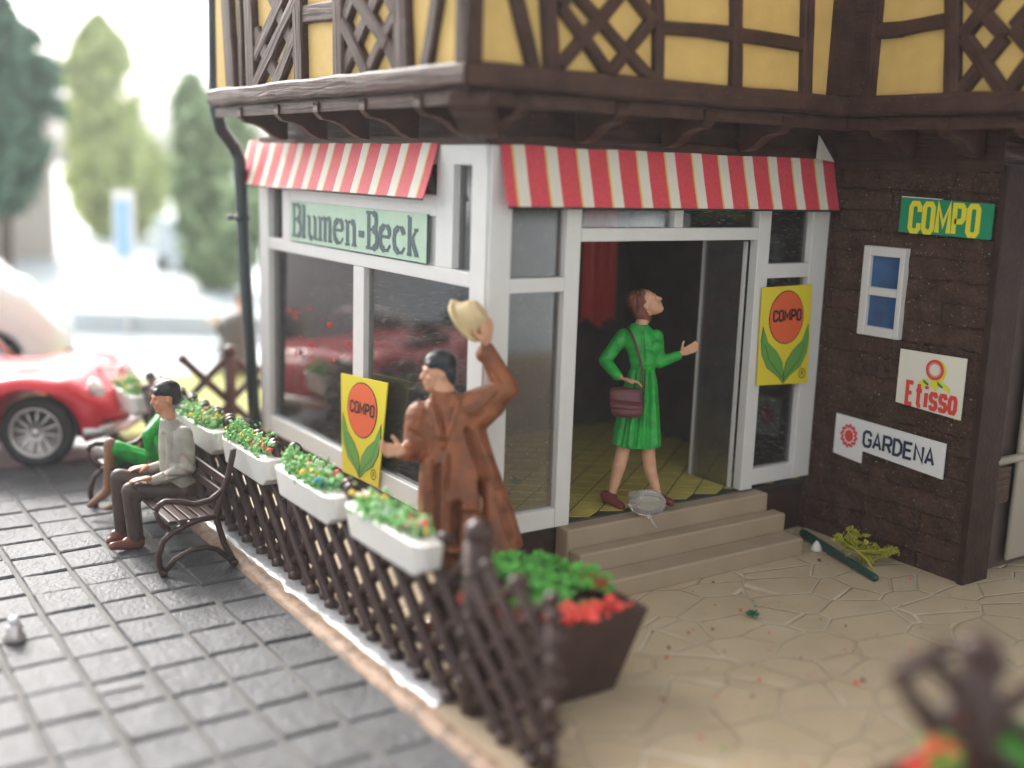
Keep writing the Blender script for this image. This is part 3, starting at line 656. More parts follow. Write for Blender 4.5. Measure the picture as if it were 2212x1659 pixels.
_a, _b, _d = U(739, 1018, 0, -.035), U(816, 1053, 0, -.035), U(736.4, 806, 0, -.06); _n = (_b - _a).cross(_d - _a); _r = rayd(837, 827.6); _c = CAM_LOC + _r * ((_a - CAM_LOC).dot(_n) / _r.dot(_n))
p1 = flower_poster((_a, _b, _c, _d), (-1, 0, 0), 'yellow COMPO poster with red disc leaning by the large left shop window')
#p1 = flower_poster((U(739, 1018, 0, -.035), U(816, 1053, 0, -.035), U(837, 827.6, 0, -.07), U(736.4, 806, 0, -.05)), (-1, 0, 0), 'yellow COMPO poster with red disc leaning by the large left shop window')
p2 = flower_poster(((2.70, -.045, 1.385), (3.32, -.045, 1.36), (3.28, -.045, 2.22), (2.68, -.045, 2.21)), (0, -1, 0), 'yellow COMPO poster with red disc on the narrow window right of the door')
# signs on the brown block wall (x = 3.5), written along -y
def wsign(name, y0, y1, z, label, polys, base):
    pass
XW = V((0, -1, 0))
g = thing('wall_sign', (3.47, -.73, 2.71), 'green sign with yellow letters COMPO, topmost on the brown block wall', 'sign')
m = MB(); m.prism([(3.47, -.73, 2.71), (3.47, -1.55, 2.70), (3.47, -1.55, 2.965), (3.47, -.73, 2.985)], (-.012, 0, 0)); m.build('board', 'sgreen', g)
m = MB(); text(m, 'COMPO', (3.458, -.835, 2.725), XW, UP, NX, .215, .078, .046, .042); m.build('lettering', 'yink', g)
m = MB(); m.box(3.457, -1.55, 2.972, 3.469, -.73, 2.978) if 0 else m.prism([(3.457, -.73, 2.985), (3.457, -1.1, 2.978), (3.457, -1.1, 2.984), (3.457, -.73, 2.993)], (.012, 0, 0)); m.build('paper_edge', 'cream', g)
g = thing('wall_sign', (3.47, -.87, 1.31), 'square cream sign reading Etisso under a red and yellow sunflower', 'sign')
m = MB(); m.prism([(3.47, -.86, 1.335), (3.47, -1.465, 1.30), (3.47, -1.465, 1.785), (3.47, -.86, 1.775)], (-.012, 0, 0)); m.build('board', 'paper', g)
m = MB(); text(m, 'Etisso', (3.458, -.965, 1.345), XW, UP, NX, .175, .052, .034, .034, lift=.006)
cc = V((3.458, -1.20, 1.655)); disc(m, cc, XW, UP, NX, .082, .082, .0065, r0=.72)
for i in range(18):
    a = 2 * math.pi * i / 18; d = XW * math.cos(a) + UP * math.sin(a); ribbon(m, [(0, .045), (0, .060)], .010, d.cross(NX), d, cc, NX, .006)
m.build('lettering', 'rink', g)
m = MB(); disc(m, cc + XW * .012 - UP * .006, XW, UP, NX, .090, .092, .003, mi=0); disc(m, cc, XW, UP, NX, .079, .079, .0045, mi=1)
for a0 in (-.1, 0, .1): m.face([m.bm.verts.new(cc + XW * x + UP * y + NX * .004) for x, y in ((a0 * .5, -.07), (a0 + .05, -.125), (a0 * 1.3 + .02, -.17), (a0 - .04, -.12))], 0)
m.build('sunflower', ['yink', 'paper'], g)
m = MB()
for a0 in (-.07, .06): m.face([m.bm.verts.new(cc + XW * x + UP * y + NX * .0075) for x, y in ((a0 - .03, -.085), (a0 + .03, -.12), (a0 + .02, -.135), (a0 - .02, -.115))], 0)
m.build('leaves', 'sgreen', g)
g = thing('wall_sign', (3.47, -.28, .75), 'white L shaped sign reading GARDENA beside a red wheel emblem', 'sign')
m = MB(); m.prism([(3.47, -.275, .775), (3.47, -.575, .745), (3.47, -.575, .855), (3.47, -1.365, .80), (3.47, -1.365, 1.09), (3.47, -.275, 1.125)], (-.012, 0, 0)); m.build('board', 'paperw', g)
m = MB(); text(m, 'GARDENA', (3.458, -.585, .905), XW, UP, NX, .125, .072, .030, .025, over=lambda x: -.012 * x / .7); m.build('lettering', 'navy', g)
m = MB(); cc = V((3.458, -.43, .955)); disc(m, cc, XW, UP, NX, .044, .052, .003)
for i in range(12):
    a = 2 * math.pi * i / 12; pts_ = [(math.cos(a + t * .5) * (.058 + .026 * t), math.sin(a + t * .5) * (.068 + .029 * t)) for t in (0, .4, .8, 1.1)]
    ribbon(m, pts_, .022, XW, UP, cc, NX, .004 + .0004 * (i % 3))
m.build('emblem', 'rink', g)

# ================================================================== FENCE, TROUGHS, TUBS
def slats(mb, P, ax, L, h, pitch, z0, nrm, lean=.50, r=.030, end=None):
    h = h - .02; z0 = z0 + .01
    """crossed half-round pales, one layer each way"""
    n = int((L + lean * h) / pitch) + 4
    for lay, s in ((1, 1), (0, -1)):
        for i in range(-6, n + 1):
            x0 = i * pitch + (pitch * .5 if lay else 0); x1 = x0 + s * lean * h
            a = P + ax * x0 + UP * z0 + nrm * (.032 * lay); b = P + ax * x1 + UP * (z0 + h) + nrm * (.032 * lay)
            ta, tb = 0., 1.
            for lim, sg in ((0, 1), (L, -1)):
                fa, fb = (x0 - lim) * sg, (x1 - lim) * sg
                if fa < 0 and fb < 0: ta = 2; break
                if fa < 0: ta = max(ta, fa / (fa - fb))
                if fb < 0: tb = min(tb, fa / (fa - fb))
            if tb - ta < .22 or ta > 1: continue
            mb.cap(a.lerp(b, ta), a.lerp(b, tb), r, r, 8); mb.ell(a.lerp(b, ta), r * 1.35, r * 1.35, r * 1.2, n=8); mb.ell(a.lerp(b, tb), r * 1.3, r * 1.3, r * 1.2, n=8)
FXP = -.95
fence = thing('lattice_fence', (FXP, 0, 0), 'long brown lattice fence between cobbles and shop, carrying white flower troughs', 'fence')
mb = MB(); slats(mb, V((FXP, -1.38, 0)), V((0, 1, 0)), 6.2, .95, .325, .0, NX, 1.08, .041)
mb.tube([(FXP + .03, -1.3, .70), (FXP + .03, 4.85, .70)], .028, 8); mb.tube([(FXP + .03, -1.3, .18), (FXP + .03, 4.85, .18)], .028, 8)
mb.build('lattice_panel', 'fence', fence, smooth=True)
mb = MB(); slats(mb, V((FXP, -2.24, 0)), V((0, 1, 0)), .80, .95, .285, .0, NX, 1.15, .038); mb.build('lattice_panel', 'fence', fence, smooth=True)
for y, r, h in ((-1.42, .082, 1.13), (1.17, .06, 1.0), (3.2, .05, .9)):
    m = MB(); m.tube([(FXP + .02, y, -.04), (FXP + .02, y, h - .05)], r, 12); m.ell((FXP + .02, y, h - .06), r * 1.08, r * 1.08, .09); m.build('post', 'fence', fence, smooth=True)
for y in (-2.20,):
    m = MB(); m.tube([(FXP - .01, y, 0), (FXP - .01, y, .84)], .04, 10); m.ell((FXP - .01, y, .86), .052, .052, .05); m.build('post', 'fence', fence, smooth=True)
f2 = thing('lattice_fence', (.1, 5.5, 0), 'short stretch of brown lattice fence seen beyond the downpipe', 'fence')
mb = MB(); slats(mb, V((-.55, 5.5, 0)), V((1, 0, 0)), 1.9, .95, .55, 0, V((0, -1, 0)), 1.0, .045); mb.build('lattice_panel', 'fence', f2, smooth=True)
for x in (.14, -.0 + 1.3):
    m = MB(); m.tube([(x, 5.46, -.05), (x, 5.46, .98)], .065, 12); m.ell((x, 5.46, 1.0), .085, .085, .08); m.build('post', 'fence', f2, smooth=True)

def blooms(name, cs, n, r, mt, parent, spread, hgt, seed):
    rg = random.Random(seed); m = MB(); st = random.getstate(); random.seed(seed)
    for i in range(n):
        c = rg.choice(cs); m.crumb(V((c[0] + rg.gauss(0, spread[0]), c[1] + rg.gauss(0, spread[1]), c[2] + abs(rg.gauss(0, hgt)))), r * rg.uniform(.6, 1.4), 0, rg.uniform(.4, .9))
    random.setstate(st); return m.build(name, mt, parent)
def trough(ya, yb, zt, x, label, seed, tuft=None):
    """white trough hung on the fence from ya to yb, rim at zt"""
    o = thing('flower_trough', (x, ya, zt - .15), label, 'flower trough', 'white flower troughs hung along the fence')
    m = MB(); L = yb - ya; w_ = .112
    secs = []
    for t in (0, .03, .10, .5, .90, .97, 1):
        k = {0: .55, .03: .8, 1: .55, .97: .8}.get(t, 1); y = ya + L * t; zb = zt - (.215 if .05 < t < .95 else .16)
        secs.append([V((x - w_ * k, y, zt)), V((x + w_ * k, y, zt)), V((x + w_ * .72 * k, y, zb)), V((x - w_ * .72 * k, y, zb))])
    rr = [[m.bm.verts.new(p) for p in s] for s in secs]
    for a, b in zip(rr, rr[1:]):
        for k in range(4): l = (k + 1) % 4; m.face([a[k], a[l], b[l], b[k]])
    m.face(rr[0][::-1]); m.face(rr[-1]); m.build('trough', 'whitebox', o, bevel=.016)
    rg = random.Random(seed)
    line = [(x + rg.uniform(-.06, .06), ya + L * (.19 + .66 * i / 19), zt + .004) for i in range(20)]
    blooms('foliage', line, 190, .026, 'foam', o, (.04, .04), .045, seed); blooms('foliage', line, 250, .025, 'foam2', o, (.045, .05), .055, seed + 1)
    blooms('foliage', line, 60, .017, 'foamdark', o, (.035, .04), .028, seed + 5)
    for k, (mt, n) in enumerate((('fy', 34), ('fr', 26), ('fb', 9), ('fw', 22))):
        cs = [rg.choice(line) for _ in range(4 if mt != 'fb' else 1)]; cs = [(a, b, c + .05) for a, b, c in cs]
        blooms('blossoms', cs, n, .026, mt, o, (.03, .045), .018, seed + 10 + k)
    if tuft is not None:
        c = (x + .01, ya + L * tuft, zt + .03); m = MB(); rs = random.Random(seed + 3)
        for i in range(90):
            a = rs.uniform(0, 6.28); s = rs.uniform(.2, 1); tip = V((c[0] + math.cos(a) * .09 * s, c[1] + math.sin(a) * .11 * s, c[2] + .13 * (1.15 - s * .6) * rs.uniform(.7, 1.1))); b0 = V((c[0] + math.cos(a) * .02, c[1] + math.sin(a) * .02, c[2] - .02))
            m.tube([b0, b0.lerp(tip, .6) + UP * .012, tip], [.005, .004, .006], 4)
        m.build('fern_tuft', 'foam2', o)
    return o
trough(-1.13, -.10, .935, -1.05, 'white flower trough nearest the viewer, with a single blue bloom', 11)
trough(.08, 1.08, .905, -1.05, 'white flower trough with fern tuft and red blooms beside the leaning yellow poster', 22, .86)
trough(1.24, 2.2, .885, -1.05, 'white flower trough with pale fern tuft, behind the bench armrest', 33, .82)
trough(2.36, 3.4, .865, -1.05, "white flower trough directly behind the grey shirted man's back", 44)
trough(4.75, 5.5, .72, -1.04, "white flower trough between the red car and the seated man's face", 55, .5)

def tub(c, label, half=.37, topo=.50, h=.55, grp='tapered brown flower tubs', seed=5, zb=0.0, fl=1):
    o = thing('flower_tub', (c[0], c[1], zb), label, 'flower tub', grp); x, y = c; m = MB()
    b = [(x - half, y - half, zb), (x + half, y - half, zb), (x + half, y + half, zb), (x - half, y + half, zb)]; t = [(x - topo, y - topo, zb + h), (x + topo, y - topo, zb + h), (x + topo, y + topo, zb + h), (x - topo, y + topo, zb + h)]
    ti = [(x - topo + .05, y - topo + .05, zb + h), (x + topo - .05, y - topo + .05, zb + h), (x + topo - .05, y + topo - .05, zb + h), (x - topo + .05, y + topo - .05, zb + h)]; tb = [(p[0], p[1], zb + h - .06) for p in ti]
    rr = [[m.bm.verts.new(p) for p in s] for s in (b, t, ti, tb)]
    m.face(rr[0][::-1]); m.face(rr[3])
    for a, bb in zip(rr, rr[1:]):
        for k in range(4): l = (k + 1) % 4; m.face([a[k], a[l], bb[l], bb[k]])
    m.build('tub', 'fence', o, bevel=.012)
    rg = random.Random(seed); z = zb + h - .02
    cs = []
    for (dx, dy, r, hh) in ((.20, -.10, .26, .21), (-.06, .20, .26, .21), (.26, .20, .2, .15), (-.08, -.05, .24, .15), (.0, .30, .2, .18)):
        for i in range(34): a = rg.uniform(0, 6.28); s = rg.random() ** .5 * r; cs.append((x + dx + math.cos(a) * s, y + dy + math.sin(a) * s, z + hh * math.sqrt(max(0, 1 - (s / r) ** 2)) * rg.uniform(.3, 1)))
    blooms('foliage', cs, 3400, .018, 'foam', o, (.024, .024), .018, seed)
    rc = []
    for (dx, dy) in ((-.33, -.36), (-.20, -.40), (.06, -.43), (.12, -.42), (.16, -.42), (-.05, -.44), (.30, -.43), (.42, .0), (.44, .08), (.44, -.10), (-.42, .1), (-.40, -.1), (-.35, .35), (.0, .42), (-.1, -.38)):
        for i in range(5): rc.append((x + dx + rg.gauss(0, .025), y + fl * dy + rg.gauss(0, .025), z + .03))
    blooms('blossoms', rc, 560, .024, 'fr', o, (.03, .03), .03, seed + 1)
    return o
tub((-.42, -1.27), 'dark brown tapered flower tub at the near end of the fence, below the steps')
t2c = V((-.16, -4.42, 0))
tub((t2c.x, t2c.y), 'out of focus flower tub in the lower right corner of the photo', seed=9, h=.75, fl=-1)
# second fence end sticking up in the near corner
nf = thing('lattice_fence', (t2c.x, t2c.y + .4, 0), 'blurred brown lattice fence end beside the flower tub at lower right', 'fence')
mb = MB(); DP = 4.35
for a, b in (((1940, 1455), (2010, 1570)), ((1940, 1455), (2040, 1400)), ((2010, 1430), (2230, 1600)), ((1975, 1520), (2190, 1660)), ((2020, 1570), (2160, 1440)), ((2110, 1560), (2230, 1490)), ((2060, 1490), (2150, 1580))):
    mb.cap(at(*a, DP), at(*b, DP + .03), .036, .036, 8)
mb.build('lattice_panel', 'fence', nf, smooth=True)
m = MB(); m.tube([at(2118, 1400, DP), at(2118, 1800, DP + .1)], .07, 12); m.ell(at(2118, 1405, DP), .09, .09, .07); m.build('post', 'fence', nf, smooth=True)

# ================================================================== BENCH
bench = thing('park_bench', (-1.5, 3.0, Z0), 'black iron park bench with curved armrests, occupied, in front of the fence', 'bench')
def side(y):
    m = MB(); P = lambda *q: [V((U(a, b, 1, 1.68).x, y, max(Z0 + .02, U(a, b, 1, 1.68).z))) for a, b in q]
    m.tube(P((354, 1243), (344, 1222), (343, 1200), (352, 1170), (372, 1150), (400, 1135), (430, 1122), (466, 1116)), .026, 8)
    m.tube(P((354, 1238), (378, 1208), (416, 1187), (445, 1182), (470, 1187), (504, 1219)), .022, 8)
    m.tube(P((506, 1222), (484, 1172), (466, 1116), (478, 1070), (492, 1030), (502, 985), (504, 970)), .026, 8)
    m.tube(P((336, 1104), (343, 1092), (356, 1084), (385, 1084), (420, 1090), (455, 1080), (489, 1052)), .024, 8)
    m.tube(P((336, 1104), (342, 1122), (352, 1136), (366, 1144)), .020, 8)
    m.cap(*P((354, 1243), (350, 1235)), .034, .03); m.cap(*P((506, 1222), (503, 1214)), .034, .03)
    m.build('side_frame', 'fence', bench, smooth=True)
side(1.68); side(3.72)
m = MB()
s0, s1 = U(372, 1128, 1, 1.68), U(462, 1114, 1, 1.68)
for t in (0, .25, .5, .75, 1.0):
    p = s0.lerp(s1, t); m.box(p.x - .032, 1.66, p.z - .012, p.x + .032, 3.74, p.z + .014)
m.build('seat', 'fence', bench, bevel=.006)
m = MB()
for (a, b) in ((478, 1066), (487, 1040)):
    p = U(a, b, 1, 1.68); m.box(p.x - .012, 1.66, p.z - .035, p.x + .014, 3.74, p.z + .035)
m.build('backrest', 'fence', bench, bevel=.006)

# ================================================================== PEOPLE
def finger(m, p, d, L, r, curl, n_, nseg=3):
    """bent finger chain from p, direction d, curling towards n_"""
    p = V(p); d = V(d).normalized(); n_ = V(n_).normalized()
    for i in range(nseg):
        q = p + d * L / nseg; m.cap(p, q, r * (1 - .12 * i), r * (1 - .12 * (i + 1)), 8); p = q; d = (d + n_ * curl).normalized()
def hand(m, wrist, d, palmn, side, L=.18, curl=.35, thumb=.6, r=.0115):
    """d: along the hand, palmn: normal of the palm (towards which fingers curl), side: towards the thumb"""
    wrist, d, palmn, side = V(wrist), V(d).normalized(), V(palmn).normalized(), V(side).normalized(); k = L / .18
    c = wrist + d * .045 * k; m.ell(c, .040 * k, .016 * k, .052 * k, side, palmn, d)
    for i, (o, ln) in enumerate(((.030, .078), (.010, .088), (-.010, .082), (-.029, .062))):
        finger(m, wrist + d * .078 * k + side * o * k, d + side * o * 3, ln * k, r * k, curl, palmn)
    finger(m, wrist + d * .03 * k + side * .030 * k, side * thumb + d * .7 + palmn * .3, .066 * k, r * 1.15 * k, .25, d + palmn * .3, 2)
def face_bits(m, hc, fwd, rt, s=1.0):
    """brow, nose, lips, chin, ears on a head centred at hc looking along fwd"""
    up = rt.cross(fwd).normalized(); up = up if up.z > 0 else -up
    m.ell(hc + up * .018 * s, .078 * s, .100 * s, .108 * s, rt, fwd, up)                        # skull
    m.ell(hc + fwd * .030 * s - up * .045 * s, .060 * s, .068 * s, .078 * s, rt, fwd, up)       # face
    m.cap(hc + fwd * .070 * s - up * .100 * s, hc + fwd * .055 * s - up * .100 * s, .026 * s, .03 * s)   # chin
    m.cap(hc + fwd * .098 * s + up * .002 * s, hc + fwd * .115 * s - up * .034 * s, .011 * s, .016 * s)  # nose
    m.cap(hc + fwd * .092 * s + up * .020 * s - rt * .038 * s, hc + fwd * .092 * s + up * .020 * s + rt * .038 * s, .012 * s, .012 * s)
    m.cap(hc + fwd * .097 * s - up * .066 * s - rt * .018 * s, hc + fwd * .097 * s - up * .066 * s + rt * .018 * s, .009 * s, .009 * s)
    m.cap(hc + fwd * .093 * s - up * .078 * s - rt * .014 * s, hc + fwd * .093 * s - up * .078 * s + rt * .014 * s, .009 * s, .009 * s)
    for sg in (-1, 1):
        m.ell(hc + rt * sg * .080 * s - up * .015 * s - fwd * .005 * s, .010 * s, .020 * s, .032 * s, rt, fwd, up)
        m.ell(hc + fwd * .075 * s - up * .035 * s + rt * sg * .035 * s, .022 * s, .02 * s, .02 * s, rt, fwd, up)
    return up
def eyes(hc, fwd, rt, up, parent, s=1.0):
    for sg in (-1, 1): m = MB(); m.ell(hc + fwd * .088 * s + up * .004 * s + rt * sg * .030 * s, .009 * s, .009 * s, .0035 * s, rt, fwd, up, 8); m.build('eye', 'trouser', parent, smooth=True)

# ---- man waving his hat
DM = 7.75
def S(px, py, dd=0): return at(px, py, DM + dd)
manp = thing('person', S(1015, 1353), 'man in long rust brown coat behind the fence, one arm raised', 'person')
mfw = (-RH * .93 - FH * .30).normalized(); mrt = mfw.cross(UP).normalized()
hc = S(949, 803)
m = MB(); mup = face_bits(m, hc, mfw, mrt, 1.08)
m.cap(S(954, 822), S(964, 868), .072, .075)
m.loft([(S(965, 875), RH * .09, FH * .06), (S(975, 900), RH * .14, FH * .06), (S(985, 970), RH * .13, FH * .06), (S(990, 1040), RH * .12, FH * .05), (S(1000, 1090), RH * .14, FH * .05)])
m.cap(S(905, 893), S(892, 975), .045, .040); m.cap(S(892, 975), S(868, 976, -.16), .038, .028)
m.cap(S(1040, 868), S(1098, 838), .045, .040); m.cap(S(1098, 838), S(1048, 738, -.03), .040, .028)
m.cap(S(965, 1090), S(962, 1340), .09, .05); m.cap(S(1050, 1090), S(1060, 1335), .09, .05)
hand(m, S(872, 974, -.15), -RH * .9 + UP * .10 - FH * .4, UP * .7 - FH * .5, UP * .7 + FH * .5, .21, .75, .9, .0135)
hand(m, S(1049, 746, -.09), UP * 1 + RH * .06 - FH * .1, -RH * .8 + FH * .5, -FH * .6 - RH * .6, .24, .38, .7, .0135)
sculpt('body', m, 'skin', manp, .008, 2)
eyes(hc, mfw, mrt, mup, manp, 1.08)
m = MB()
m.ell(hc + mup * .068 - mfw * .012, .094, .122, .088, mrt, mfw, mup); m.ell(hc - mfw * .062 - mup * .015, .090, .068, .115, mrt, mfw, mup)
m.cap(hc + mup * .060 + mfw * .075 - mrt * .05, hc + mup * .060 + mfw * .075 + mrt * .05, .03, .03)
for sg in (-1, 1): m.ell(hc + mrt * sg * .080 - mfw * .022 + mup * .022, .012, .03, .04, mrt, mfw, mup)
sculpt('hair', m, 'hair', manp, .008, 2)
m = MB()
m.loft([(S(960, 842), RH * .085, FH * .085), (S(962, 862), RH * .115, FH * .095), (S(966, 878), RH * .20, FH * .12), (S(972, 905), RH * .235, FH * .135), (S(984, 950), RH * .235, FH * .15), (S(990, 996), RH * .262, FH * .16), (S(996, 1040), RH * .295, FH * .18), (S(1006, 1100), RH * .335, FH * .21), (S(1014, 1150), RH * .355, FH * .23), (S(1018, 1176), RH * .36, FH * .235)])
m.cap(S(908, 898), S(897, 968), .105, .088); m.cap(S(897, 972), S(876, 976, -.10), .088, .066)
m.cap(S(1022, 880), S(1092, 842), .125, .088); m.cap(S(1094, 840), S(1050, 756, -.02), .088, .062); m.cap(S(1030, 905), S(1070, 875), .10, .08)
m.cap(S(1105, 1160, -.05), S(1060, 1020, -.03), .07, .06); m.cap(S(922, 1150, -.12), S(925, 1000, -.12), .055, .04)
m.cap(S(935, 858, -.07), S(948, 940, -.15), .028, .020); m.cap(S(985, 862, -.07), S(962, 945, -.15), .028, .02)
m.cap(S(1046, 765, -.02), S(1052, 760, -.02), .062, .062)
F = lambda a, b, r, k: (S(*a), S(*b), r, k)
DN = [F((1044, 1040, -.19), (1046, 1170, -.23), .022, -.11), F((985, 1095, -.20), (980, 1175, -.23), .030, -.07), F((960, 1000, -.17), (955, 1160, -.2), .018, .018), F((945, 1010, -.17), (942, 1160, -.2), .016, -.022),
      F((930, 870, -.12), (958, 965, -.17), .014, .014), F((992, 870, -.12), (958, 965, -.17), .014, .014), F((945, 880, -.13), (962, 955, -.17), .014, -.016), F((978, 885, -.13), (962, 955, -.17), .014, -.014),
      F((1010, 930, -.15), (1045, 1030, -.18), .020, -.03), F((1025, 925, -.14), (1090, 1100, -.16), .018, .022), F((1075, 1060, -.15), (1105, 1165, -.15), .018, -.02), F((970, 985, -.17), (966, 1060, -.19), .010, -.012),
      F((985, 1100, -.2), (1035, 1100, -.22), .014, .02), F((1060, 800, -.08), (1080, 830, -.08), .012, -.010), F((1050, 880, -.1), (1075, 850, -.1), .012, -.012), F((885, 930, -.07), (905, 945, -.08), .012, -.012)]
sculpt('coat', m, 'coat', manp, .010, 3, DN)
m = MB(); m.cap(S(968, 1120, -.05), S(963, 1310), .10, .07); m.cap(S(1045, 1120), S(1055, 1310), .10, .07); sculpt('trousers', m, 'coat', manp, .014, 2)
m = MB(); m.cap(S(965, 1338), S(930, 1352, -.10), .055, .045); m.cap(S(1060, 1334), S(1040, 1352, -.12), .055, .045); sculpt('shoes', m, 'shoe2', manp, .012, 2)
# hat held in the raised hand
hatp = thing('hat', S(1035, 740, -.05), 'cream felt hat held up in the raised hand of the waving man', 'hat')
m = MB()
h0, h1 = S(974, 653, -.08), S(1034, 738, -.08); bd = (h1 - h0); bc = (h0 + h1) / 2; bu = bd.normalized(); hn = (RH * .80 + UP * .50 - FH * .30); hn = (hn - bu * hn.dot(bu)).normalized(); hw = bu.cross(hn)
m.loft([(bc - hn * .012, bu * bd.length * .50, hw * .15), (bc + hn * .016, bu * bd.length * .49, hw * .15)], 28)
m.cap(h0 + hn * .012, h0.lerp(h1, .14) + hn * .035, .018, .026)
m.loft([(bc - bu * .01, bu * .125, hw * .10), (bc + hn * .06, bu * .122, hw * .098), (bc + hn * .12, bu * .105, hw * .085), (bc + hn * .155, bu * .072, hw * .055)], 24)
sculpt('felt', m, 'hat', hatp, .008, 3)

# ---- woman in green at the door
wb = V((1.58, .06, .45)); DW = depth_of(wb)
def W(px, py, dd=0): return at(px, py, DW + dd)
wom = thing('person', wb, 'woman in bright green dress standing on the shop threshold with one arm out', 'person')
wfw = (RH * .80 - FH * .18 + UP * .66).normalized(); wrt = wfw.cross(UP).normalized(); hc = W(1397, 656)
m = MB(); wup = face_bits(m, hc, wfw, wrt, .98)
m.cap(W(1396, 672), W(1384, 705), .050, .052)
m.loft([(W(1383, 705, .01), RH * .08, FH * .04), (W(1380, 735, .02), RH * .10, FH * .05), (W(1385, 790, .02), RH * .06, FH * .04), (W(1380, 850, .02), RH * .10, FH * .06), (W(1378, 900, .02), RH * .11, FH * .06)])
m.cap(W(1345, 726), W(1306, 780), .035, .032); m.cap(W(1306, 780), W(1340, 815, -.10), .032, .026)
m.cap(W(1420, 726), W(1425, 783), .035, .030); m.cap(W(1425, 783), W(1472, 763, -.05), .030, .022)
m.cap(W(1360, 900, .03), W(1343, 985), .060, .058); m.cap(W(1343, 985), W(1336, 1012), .058, .056); m.cap(W(1336, 1012), W(1322, 1066), .055, .034); m.cap(W(1322, 1066), W(1330, 1083), .036, .03)
m.cap(W(1398, 900, .03), W(1401, 985), .060, .056); m.cap(W(1401, 985), W(1404, 1012), .056, .054); m.cap(W(1404, 1012), W(1420, 1066), .053, .033); m.cap(W(1420, 1066), W(1428, 1078), .036, .03)
hand(m, W(1342, 818, -.15), RH * .9 - UP * .12 - FH * .2, -UP * .8 - FH * .3, -FH + UP * .2, .20, .45, .5)
hand(m, W(1470, 764, -.06), RH * .85 + UP * .42, UP * .6 - RH * .2 - FH * .3, UP * .7 - RH * .5, .18, .16, .8)
sculpt('body', m, 'skin', wom, .008, 2)
eyes(hc, wfw, wrt, wup, wom, .98)
m = MB()
m.ell(hc + wup * .048 - wfw * .045, .104, .098, .108, wrt, wfw, wup); m.ell(hc - wfw * .075 - wup * .035, .094, .070, .105, wrt, wfw, wup); m.ell(hc - wfw * .085 - wup * .07, .075, .050, .07, wrt, wfw, wup)
m.cap(hc + wup * .09 + wfw * .02 - wrt * .05, hc + wup * .09 + wfw * .02 + wrt * .05, .035, .035)
sculpt('hair', m, 'hair2', wom, .008, 2, [(hc - wfw * .1 + wrt * .05, hc + wup * .13 + wrt * .05, .012, -.01), (hc - wfw * .05 - wrt * .08, hc + wup * .13 - wrt * .04, .012, -.01)])
m = MB()
m.loft([(W(1382, 699), RH * .062, FH * .06), (W(1381, 712), RH * .115, FH * .075), (W(1379, 724), RH * .155, FH * .095), (W(1386, 745), RH * .150, FH * .115), (W(1389, 765), RH * .125, FH * .10), (W(1388, 793), RH * .098, FH * .09), (W(1385, 830), RH * .135, FH * .115), (W(1380, 880), RH * .165, FH * .135), (W(1376, 925), RH * .190, FH * .15), (W(1375, 961), RH * .202, FH * .16)])
m.cap(W(1415, 748, -.05), W(1412, 752, -.06), .058, .055)
m.cap(W(1346, 726), W(1307, 779), .062, .054); m.cap(W(1307, 779), W(1333, 811, -.09), .054, .044)
m.cap(W(1419, 726), W(1424, 783), .056, .048); m.cap(W(1424, 783), W(1464, 768, -.045), .050, .040)
F = lambda a, b, r, k: (W(*a), W(*b), r, k)
DN = [F((x0, 800, -.09), (x1, 962, -.14), .014, k) for x0, x1, k in ((1372, 1338, -.014), (1380, 1358, .012), (1390, 1372, -.020), (1396, 1388, .018), (1402, 1403, -.022), (1408, 1418, .014))]
DN += [F((1375, 793, -.09), (1410, 793, -.09), .010, -.012), F((1362, 720, -.09), (1392, 800, -.1), .010, .008), F((1388, 715, -.09), (1392, 780, -.1), .010, -.010), F((1330, 745, -.06), (1345, 770, -.06), .012, -.012), F((1400, 760, -.1), (1420, 775, -.06), .01, -.01)]
sculpt('dress', m, 'green', wom, .009, 3, DN)
for a, b, c in (((1308, 1070), (1342, 1094, -.10), 0), ((1413, 1071), (1449, 1086, -.08), 0)):
    m = MB(); m.cap(W(*a), W(*b), .040, .034); m.cap(W(a[0] - 3, a[1] + 6), W(a[0] - 2, a[1] + 16), .022, .016); m.cap(W(*a), W(a[0] + 16, a[1] + 6, -.02), .044, .042); sculpt('shoe', m, 'shoe', wom, .009, 2)
bag = thing('handbag', W(1353, 900, -.2), 'maroon leather handbag hanging at the side of the woman in green', 'handbag')
m = MB(); BD = -.20
m.loft([(W(1352, 838, BD), RH * .115, FH * .04), (W(1352, 846, BD), RH * .130, FH * .055), (W(1353, 870, BD), RH * .138, FH * .065), (W(1354, 892, BD), RH * .125, FH * .06), (W(1354, 901, BD), RH * .10, FH * .04)], 24)
sculpt('pouch', m, 'bag', bag, .008, 2, [(W(1320, 868, BD - .06), W(1388, 874, BD - .06), .010, -.016), (W(1322, 884, BD - .06), W(1384, 888, BD - .06), .007, -.008)])
m = MB(); m.tube([W(1388, 845, BD + .02), W(1389, 815, -.14), W(1384, 780, -.13), W(1374, 745, -.13), W(1362, 716, -.11), W(1355, 708, -.02)], .009, 8); m.build('strap', 'bag', bag, smooth=True)
# clear glue lump between her feet
gb = MB(); gb.ell(W(1398, 1086, -.26), .155, .07, .11); gb.cap(W(1400, 1112, -.27), W(1418, 1140, -.30), .02, .008); gb.ell(W(1372, 1072, -.18), .06, .08, .05)
tag(sculpt('clear_lump', gb, 'blob', None, .010, 3), 'clear glassy lump of glue between the shoes of the standing woman', 'glue lump')

